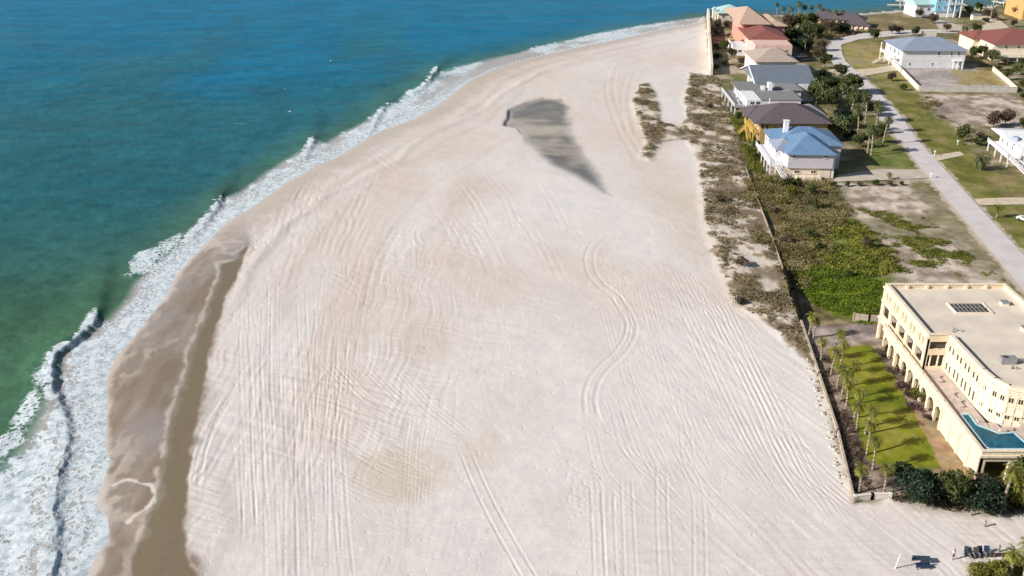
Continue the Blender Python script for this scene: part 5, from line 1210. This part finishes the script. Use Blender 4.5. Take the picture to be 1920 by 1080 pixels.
# uncountable scrub: one object per kind of cover
def cover(name, label, pts, m, n, size, hgt, leaf, seed, patch=(4, .45, .6), tri=9):
    r_ = np.random.default_rng(seed); W = polyw(pts); x0, y0 = W.min(0); x1, y1 = W.max(0)
    k = n*6; xs = r_.uniform(x0, x1, k); ys = r_.uniform(y0, y1, k)
    ok = inside(xs+(fbm(xs,ys,9,seed+1,3)-.5)*16*(32 < seed < 43), ys+(fbm(xs,ys,9,seed+2,3)-.5)*22*(32 < seed < 43), W) & (fbm(xs, ys, patch[0], seed, 4)+(r_.random(k)-.5)*.16 > patch[1]); xs = xs[ok][:n]; ys = ys[ok][:n]; k = len(xs)
    zc = ys*CP+H*SP; yc = -(ys*SP-H*CP); pi = np.clip(np.searchsorted(vs, 540+FPX*yc/zc), 0, len(vs)-1); pj = np.clip(np.searchsorted(us, 960+FPX*xs/zc), 0, len(us)-1)
    zs = Z[pi, pj]
    T_ = tri; s_ = size*r_.uniform(.5, 1.5, k)
    th = r_.uniform(0, 2*np.pi, (k, T_)); ph = r_.uniform(.05, 1.5, (k, T_)); rr = s_[:, None]*r_.uniform(.4, 1, (k, T_))
    cx = xs[:, None]+rr*np.cos(th)*np.cos(ph); cy = ys[:, None]+rr*np.sin(th)*np.cos(ph); cz = zs[:, None]+.03+rr*np.sin(ph)*hgt
    c = np.stack([cx, cy, cz], -1).reshape(-1, 3); q = len(c)
    a = r_.normal(size=(q, 3)); a /= np.linalg.norm(a, axis=1)[:, None]; b_ = np.cross(a, r_.normal(size=(q, 3))); b_ /= np.linalg.norm(b_, axis=1)[:, None]
    L = leaf*r_.uniform(.6, 1.4, q)[:, None]
    v = np.stack([c-a*L, c+b_*L*.7, c+a*L], 1).reshape(-1, 3)
    me = bpy.data.meshes.new(name); me.vertices.add(len(v)); me.vertices.foreach_set("co", v.astype(np.float32).reshape(-1))
    me.loops.add(len(v)); me.loops.foreach_set("vertex_index", np.arange(len(v), dtype=np.int32)); me.polygons.add(q); me.polygons.foreach_set("loop_start", np.arange(q, dtype=np.int32)*3)
    me.update(calc_edges=True); me.materials.append(M[m]); o = bpy.data.objects.new(name, me); COL.objects.link(o); return tag(o, label, None, None, "stuff")
cover("dune_scrub", "low brown scrub growing over the pale dunes", DUNE, "dune", 6200, .72, .62, .21, 31, (4.2, .475, 0), 10)
THK = [(1400,310),(1440,332),(1560,345),(1600,400),(1560,430),(1530,500),(1515,560),(1505,600),(1472,512),(1442,430)]
cover("dry_thicket", "dry brown and olive thicket behind the timber fence", THK, "thick", 2700, 1.1, .85, .25, 33, (5, .36, 0), 12)
cover("olive_thicket", "olive green thicket in the empty lot", [(1530,412),(1610,420),(1672,480),(1665,520),(1600,520),(1530,500),(1510,470)], "olive", 1400, 1.0, .6, .25, 35, (5, .36, 0), 12)
cover("green_vines", "bright green creeping vines in the empty lot", [(1520,490),(1600,500),(1668,505),(1660,560),(1650,607),(1560,592),(1500,540)], "vine", 2300, .8, .5, .22, 37, (5, .30, 0), 11)
cover("lot_scrub", "thin olive scrub on the bare lots beside the road", [(1600,400),(1720,390),(1800,470),(1880,525),(1670,530),(1660,460)], "olive", 2000, .6, .4, .2, 39, (4.5, .52, 0), 9)
cover("verge_weeds", "low brown weeds along the edge of the right hand lot", [(1728,180),(1760,190),(1830,262),(1812,262),(1770,228)], "thick", 500, .8, .5, .2, 41, (4, .50, 0), 9)
cover("dune_fringe", "green scrub fringe between the dunes and the beach houses", [(1365,215),(1400,225),(1425,290),(1432,330),(1404,318),(1385,262)], "olive", 1100, 1.1, .8, .25, 43, (5, .38, 0), 11)
cover("wall_weeds", "sparse brown weeds in the mulch beside the garden wall", [(1505,610),(1540,640),(1600,790),(1640,925),(1605,935),(1570,812)], "brush", 520, .6, .6, .16, 45, (3, .5, 0), 9)
cover("front_scrub", "brown green scrub under the trees below the pool terrace", [(1670,936),(1760,900),(1930,905),(1930,965),(1780,958),(1690,945)], "brush", 700, .8, .6, .2, 47, (3, .42, 0), 10)
cover("corner_scrub", "yellow green scrub in the bottom right corner", [(1818,1060),(1940,1045),(1940,1110),(1822,1110)], "ybush", 600, .6, .8, .17, 49, (3, .35, 0), 10)
cover("point_scrub", "brown scrub around the grove at the point", [(1455,45),(1600,40),(1640,60),(1560,72),(1530,110),(1510,90),(1460,80)], "dune", 1500, 1.8, .7, .5, 51, (8, .42, 0), 10)
# pale rubble stones on the beach side of the wall
rk = random.Random(3)
for i in range(46):
    t_ = rk.random(); y = 622+t_*300; x = 1502+(y-605)*.298-rk.uniform(4, 17); wx, wy = at(x, y); s_ = rk.uniform(.18,.5)
    mb = MB(); V_ = []
    for a in range(6): an = a*1.047; V_.append((s_*math.cos(an)*rk.uniform(.7,1.2), s_*math.sin(an)*rk.uniform(.7,1.2), -.1))
    for a in range(6): v = V_[a]; V_.append((v[0]*.62, v[1]*.62, s_*rk.uniform(.45,.8)))
    mb.add(V_, [tuple(range(5,-1,-1)), tuple(range(6,12))]+[(a,(a+1)%6,6+(a+1)%6,6+a) for a in range(6)])
    o = mb.build("stone", M["rock"]); o.location = (wx, wy, zat(wx, wy)); tag(o, "pale rubble stone on the sand along the foot of the garden wall", "stone", "rubble stones along the garden wall")

# ------------------------------------------------------------------ small things
def car(label, loc, rz, paint):
    t_ = thing("parked_car", label, "car", loc, rz)
    pr_ = [(-2.2,.35),(-2.25,.75),(-1.5,.85),(-.9,1.38),(.7,1.42),(1.35,.95),(2.15,.82),(2.25,.4)]
    mb = MB(); n = len(pr_)
    mb.add([(x,-.85,z) for x,z in pr_]+[(x,.85,z) for x,z in pr_], [tuple(range(n)), tuple(range(2*n-1,n-1,-1))]+[(i,n+i,n+(i+1)%n,(i+1)%n) for i in range(n)])
    mb.build("body", M[paint], t_)
    gb = MB()
    for s_ in (-.87,.855): gb.add([(-1.35,s_,.9),(1.2,s_,.98),(.66,s_,1.34),(-.86,s_,1.32)]+[(-1.35,s_+.015,.9),(1.2,s_+.015,.98),(.66,s_+.015,1.34),(-.86,s_+.015,1.32)], [(0,1,2,3),(7,6,5,4),(0,4,5,1),(1,5,6,2),(2,6,7,3),(3,7,4,0)])
    gb.build("side_window", M["glass"], t_)
    wsb = MB(); wsb.add([(.74,-.72,1.42),(.74,.72,1.42),(1.32,.76,1.0),(1.32,-.76,1.0)], [(0,1,2,3)]); wsb.add([(-.94,-.72,1.39),(-1.47,-.76,.92),(-1.47,.76,.92),(-.94,.72,1.39)], [(0,1,2,3)]); wsb.build("windscreen", M["glass"], t_)
    for x in (-1.4,1.4):
        for y in (-.87,.67): MB().tube((x,y,.33),(x,y+.2,.33),.33,.33,14).build("wheel", M["rubber"], t_)
    return t_
car("white car parked under the carport deck of the red roofed house", (211.5, 412.0, 0), .1, "carwhite")
car("white car parked on the grass at the right edge beside the road", (126.3, 224.0, 0), 2.2, "carwhite")
cx, cy = at(1490,112); car("blue car in the shade right of the beige roof", (cx, cy, 0), .3, "carblue")
cx, cy = at(1503,108); car("white car in the shade beside the blue car", (cx, cy, 0), .3, "carwhite")
for (x, y, lb) in ((1745,334,"white mailbox at the end of the concrete drive"),(1752,292,"white mailbox where the sandy track leaves the road"),(1795,272,"white yard post beside the round verge tree")):
    wx, wy = at(x, y); t_ = thing("mailbox", lb, "mailbox", (wx, wy, 0)); MB().box(-.07,.07,-.07,.07,0,1.1).build("post", M["white"], t_); MB().box(-.2,.2,-.3,.3,1.1,1.5).build("box", M["white"], t_)
for (x, y, lb) in ((1805,78,"left thin pale light pole above the lawn"),(1812,79,"right thin pale light pole above the lawn"),(1856,40,"thin pale pole beside the sandy lane")):
    wx, wy = at(x, y); t_ = thing("light_pole", lb, "pole", (wx, wy, 0)); MB().tube((0,0,0),(0,0,7),.14,.09,8).build("pole", M["concrete"], t_); MB().box(-.1,1.0,-.12,.12,6.9,7.05).build("lamp_head", M["acgrey"], t_)
wx, wy = at(1829,37); o = MB().box(-2.2,2.2,-1.6,1.6,0,2.4).build("utility_shed", M["cream2"]); o.location = (wx, wy, 0); tag(o, "small cream shed among the trees right of the bright blue house", "shed"); 
o2 = MB().add([(-2.4,-1.8,2.4),(2.4,-1.8,2.4),(2.4,1.8,2.4),(-2.4,1.8,2.4),(-2.4,0,3.1),(2.4,0,3.1)],[(0,1,5,4),(2,3,4,5),(1,2,5),(3,0,4),(0,3,2,1)]).build("roof", M["greysh"], o)
# piers over the far water
def pier(label, a, b_, wd=2.4):
    ax, ay = at(*a, 1.2); bx, by = at(*b_, 1.2); t_ = thing("pier", label, "pier", (ax, ay, 0)); L = math.hypot(bx-ax, by-ay); dx, dy = (bx-ax)/L, (by-ay)/L
    MB().beam((0,0,1.1),(bx-ax,by-ay,1.1), wd, .25).build("deck", M["paletimber"], t_)
    for i in range(int(L/7)+1):
        for s_ in (-1,1): x = dx*7*i-dy*s_*wd*.45; y = dy*7*i+dx*s_*wd*.45; MB().tube((x,y,-3),(x,y,2.4),.18,.18,7).build("pile", M["paletimber"], t_)
pier("white timber pier over the water left of the bright blue house", (1712,10), (1664,9))
pier("narrow far pier behind the first one", (1720,4), (1680,1))
pier("pale jetty on the water right of the bright blue house", (1862,14), (1832,18))
pier("long far jetty under the orange building", (1885,6), (1862,2))

# beach things in the bottom right
def wpost(label, base, top_h, lean, r=.09, m="whiterender", name="beach_post"):
    x, y = at(*base); t_ = thing(name, label, "post", (x, y, zat(x, y))); a = MB().tube((0,0,-.2),(lean[0],lean[1],top_h),r,r*.8,8); a.build("pole", M[m], t_); return t_
t_ = wpost("tall pale post with a crossbar standing on the sand left of the dark blue canvas", (1678,1066), 2.3, (.45,.15)); MB().box(-.1,.9,.1,.2,2.2,2.32).build("crossbar", M["whiterender"], t_)
x, y = at(1725,1058); t_ = thing("beach_canvas", "low dark blue canvas sheet on legs on the sand near the bottom edge", "shelter", (x, y, zat(x,y)), .05)
mb = MB(); mb.add([(-1.35,-.2,.95),(1.2,-.2,.95),(1.55,.75,.75),(-.7,.95,.8),(-1.35,-.2,.88),(1.2,-.2,.88),(1.55,.75,.68),(-.7,.95,.73)], [(0,1,2,3),(7,6,5,4),(0,4,5,1),(1,5,6,2),(2,6,7,3),(3,7,4,0)]); mb.build("canopy", M["slatecanvas"], t_)  # flat dark canvas sheet carried on four thin legs
for q in ((-1.3,-.15,.9),(1.15,-.15,.9),(1.5,.7,.7),(-.65,.88,.74)): MB().tube((q[0],q[1],-.1),q,.03,.03,6).build("leg", M["acgrey"], t_)
x, y = at(1731,1065); t_ = thing("beach_bench", "long navy beach bench in front of the dark blue canvas", "bench", (x, y, zat(x,y)), .06)
MB().box(-.95,.95,-.25,.25,.36,.46).build("seat", M["navy"], t_); MB().box(-.95,.95,.25,.32,.46,.75).build("backrest", M["navy"], t_)
for sx in (-.85,.85):
    for sy in (-.2,.2): MB().box(sx-.04,sx+.04,sy-.04,sy+.04,-.1,.36).build("leg", M["navy"], t_)
def beach_chair(label, px, py, rz, m):
    x, y = at(px, py); t_ = thing("beach_chair", label, "chair", (x, y, zat(x, y)), rz, "dark beach chairs beside the corner scrub")
    MB().add([(-.35,-.35,.38),(.35,-.35,.38),(.35,.3,.32),(-.35,.3,.32),(-.35,-.35,.33),(.35,-.35,.33),(.35,.3,.27),(-.35,.3,.27)], [(0,1,2,3),(7,6,5,4),(0,4,5,1),(1,5,6,2),(2,6,7,3),(3,7,4,0)]).build("seat", M[m], t_)
    MB().add([(-.35,.26,.30),(.35,.26,.30),(.35,.62,1.15),(-.35,.62,1.15),(-.35,.32,.30),(.35,.32,.30),(.35,.68,1.15),(-.35,.68,1.15)], [(0,1,2,3),(7,6,5,4),(0,4,5,1),(1,5,6,2),(2,6,7,3),(3,7,4,0)]).build("backrest", M[m], t_)
    for sx in (-.33,.33):
        MB().tube((sx,-.33,-.05),(sx,-.33,.55),.025,.025,6).build("leg", M["acgrey"], t_); MB().tube((sx,.35,-.05),(sx,.28,.4),.025,.025,6).build("leg", M["acgrey"], t_)
        MB().box(sx-.04,sx+.04,-.38,.35,.55,.6).build("armrest", M["acgrey"], t_)
for i, (x, y, m, lb) in enumerate([(1812,1043,"navy","leftmost small dark beach chair of the row by the corner scrub"),(1821,1046,"dark","dark brown beach chair second from the left in the row"),(1830,1045,"dark","dark chair between the brown one and the navy pair"),(1839,1042,"navy","left chair of the navy pair in the middle of the row"),(1850,1042,"navy","right chair of the navy pair in the middle of the row")]):
    beach_chair(lb, x, y, R.uniform(-.4,.4), m)
x, y = at(1870,1045); t_ = thing("palm_shadow_panel", "low dark panel added for the palm shadow right of the navy chairs", "screen", (x, y, zat(x,y)), .04)
MB().box(-1.6,1.6,-.03,.03,.15,.75).build("shadow_sheet", M["dark"], t_)  # dark upright sheet added in place of the palm's cast shadow
for sx in (-1.6,-.5,.5,1.6): MB().tube((sx,-.06,-.1),(sx,-.06,1.0),.03,.03,6).build("stake", M["timber"], t_)
for x, y, lb, hgt in ((1872,1035,"short pale post behind the palm shadow panel",1.0),(1846,988,"short grey marker post standing alone on the sand below the trees",.9),(1820,967,"low pale timber post at the sand edge under the wide dark tree",.8)):
    wx, wy = at(x, y); t_ = thing("marker_post", lb, "post", (wx, wy, zat(wx, wy))); MB().box(-.1,.1,-.1,.1,-.1,hgt).build("shaft", M["timber"], t_); MB().box(-.14,.14,-.14,.14,hgt,hgt+.06).build("cap", M["acgrey"], t_)

# a person standing on the sand
def skin_mesh(name, verts, edges, rad, m, parent, sub=2):
    me = bpy.data.meshes.new(name); me.from_pydata(verts, edges, []); me.update(); me.materials.append(m)
    o = bpy.data.objects.new(name, me); COL.objects.link(o); o.parent = parent
    md = o.modifiers.new("skin", 'SKIN'); 
    if not me.skin_vertices: 
        bpy.context.view_layer.objects.active = o
    for i, r in enumerate(rad): me.skin_vertices[0].data[i].radius = (r, r) if not isinstance(r, tuple) else r
    me.skin_vertices[0].data[0].use_root = True; md.use_smooth_shade = True
    s_ = o.modifiers.new("sub", 'SUBSURF'); s_.levels = sub; s_.render_levels = sub; return o
x, y = at(1786,1049)
ps = thing("person", "person in a white shirt and grey shorts standing alone on the sand", "person", (x, y, zat(x, y)), .5)
V_ = [(0,0,.95),(0,0,1.12),(0,.01,1.32),(0,0,1.45),(0,0,1.52),(0,-.02,1.60),(0,-.015,1.71),
      (.10,0,.90),(.12,-.01,.50),(.13,.02,.08),(.13,-.10,.03),(-.10,0,.90),(-.13,-.02,.50),(-.15,.03,.08),(-.15,-.09,.03),
      (.19,0,1.42),(.25,.02,1.13),(.27,-.05,.90),(.27,-.08,.81),(-.19,0,1.42),(-.26,.02,1.13),(-.28,-.05,.90),(-.28,-.08,.81)]
E_ = [(0,1),(1,2),(2,3),(3,4),(4,5),(5,6),(0,7),(7,8),(8,9),(9,10),(0,11),(11,12),(12,13),(13,14),(3,15),(15,16),(16,17),(17,18),(3,19),(19,20),(20,21),(21,22)]
Rr = [.14,.125,.15,.10,.055,.095,.085,.10,.065,.042,.035,.10,.065,.042,.035,.055,.042,.032,.035,.055,.042,.032,.035]
try:
    skin_mesh("person_body", V_, E_, Rr, M["skin"], ps)
    skin_mesh("shirt", [(0,0,.98),(0,0,1.15),(0,.01,1.33),(0,0,1.44),(.19,0,1.42),(.235,.01,1.22),(-.19,0,1.42),(-.24,.01,1.22)], [(0,1),(1,2),(2,3),(3,4),(4,5),(3,6),(6,7)], [.165,.15,.175,.12,.08,.07,.08,.07], M["wshirt"], ps)
    skin_mesh("shorts", [(0,0,1.0),(0,0,.92),(.105,0,.85),(.125,-.01,.58),(-.105,0,.85),(-.135,-.02,.58)], [(0,1),(1,2),(2,3),(1,4),(4,5)], [.15,.16,.12,.10,.12,.10], M["dshort"], ps)
    skin_mesh("hair", [(0,.02,1.66),(0,.015,1.72),(0,.0,1.76)], [(0,1),(1,2)], [.098,.10,.06], M["hair"], ps, 1)
except Exception as ex: print("person", ex)
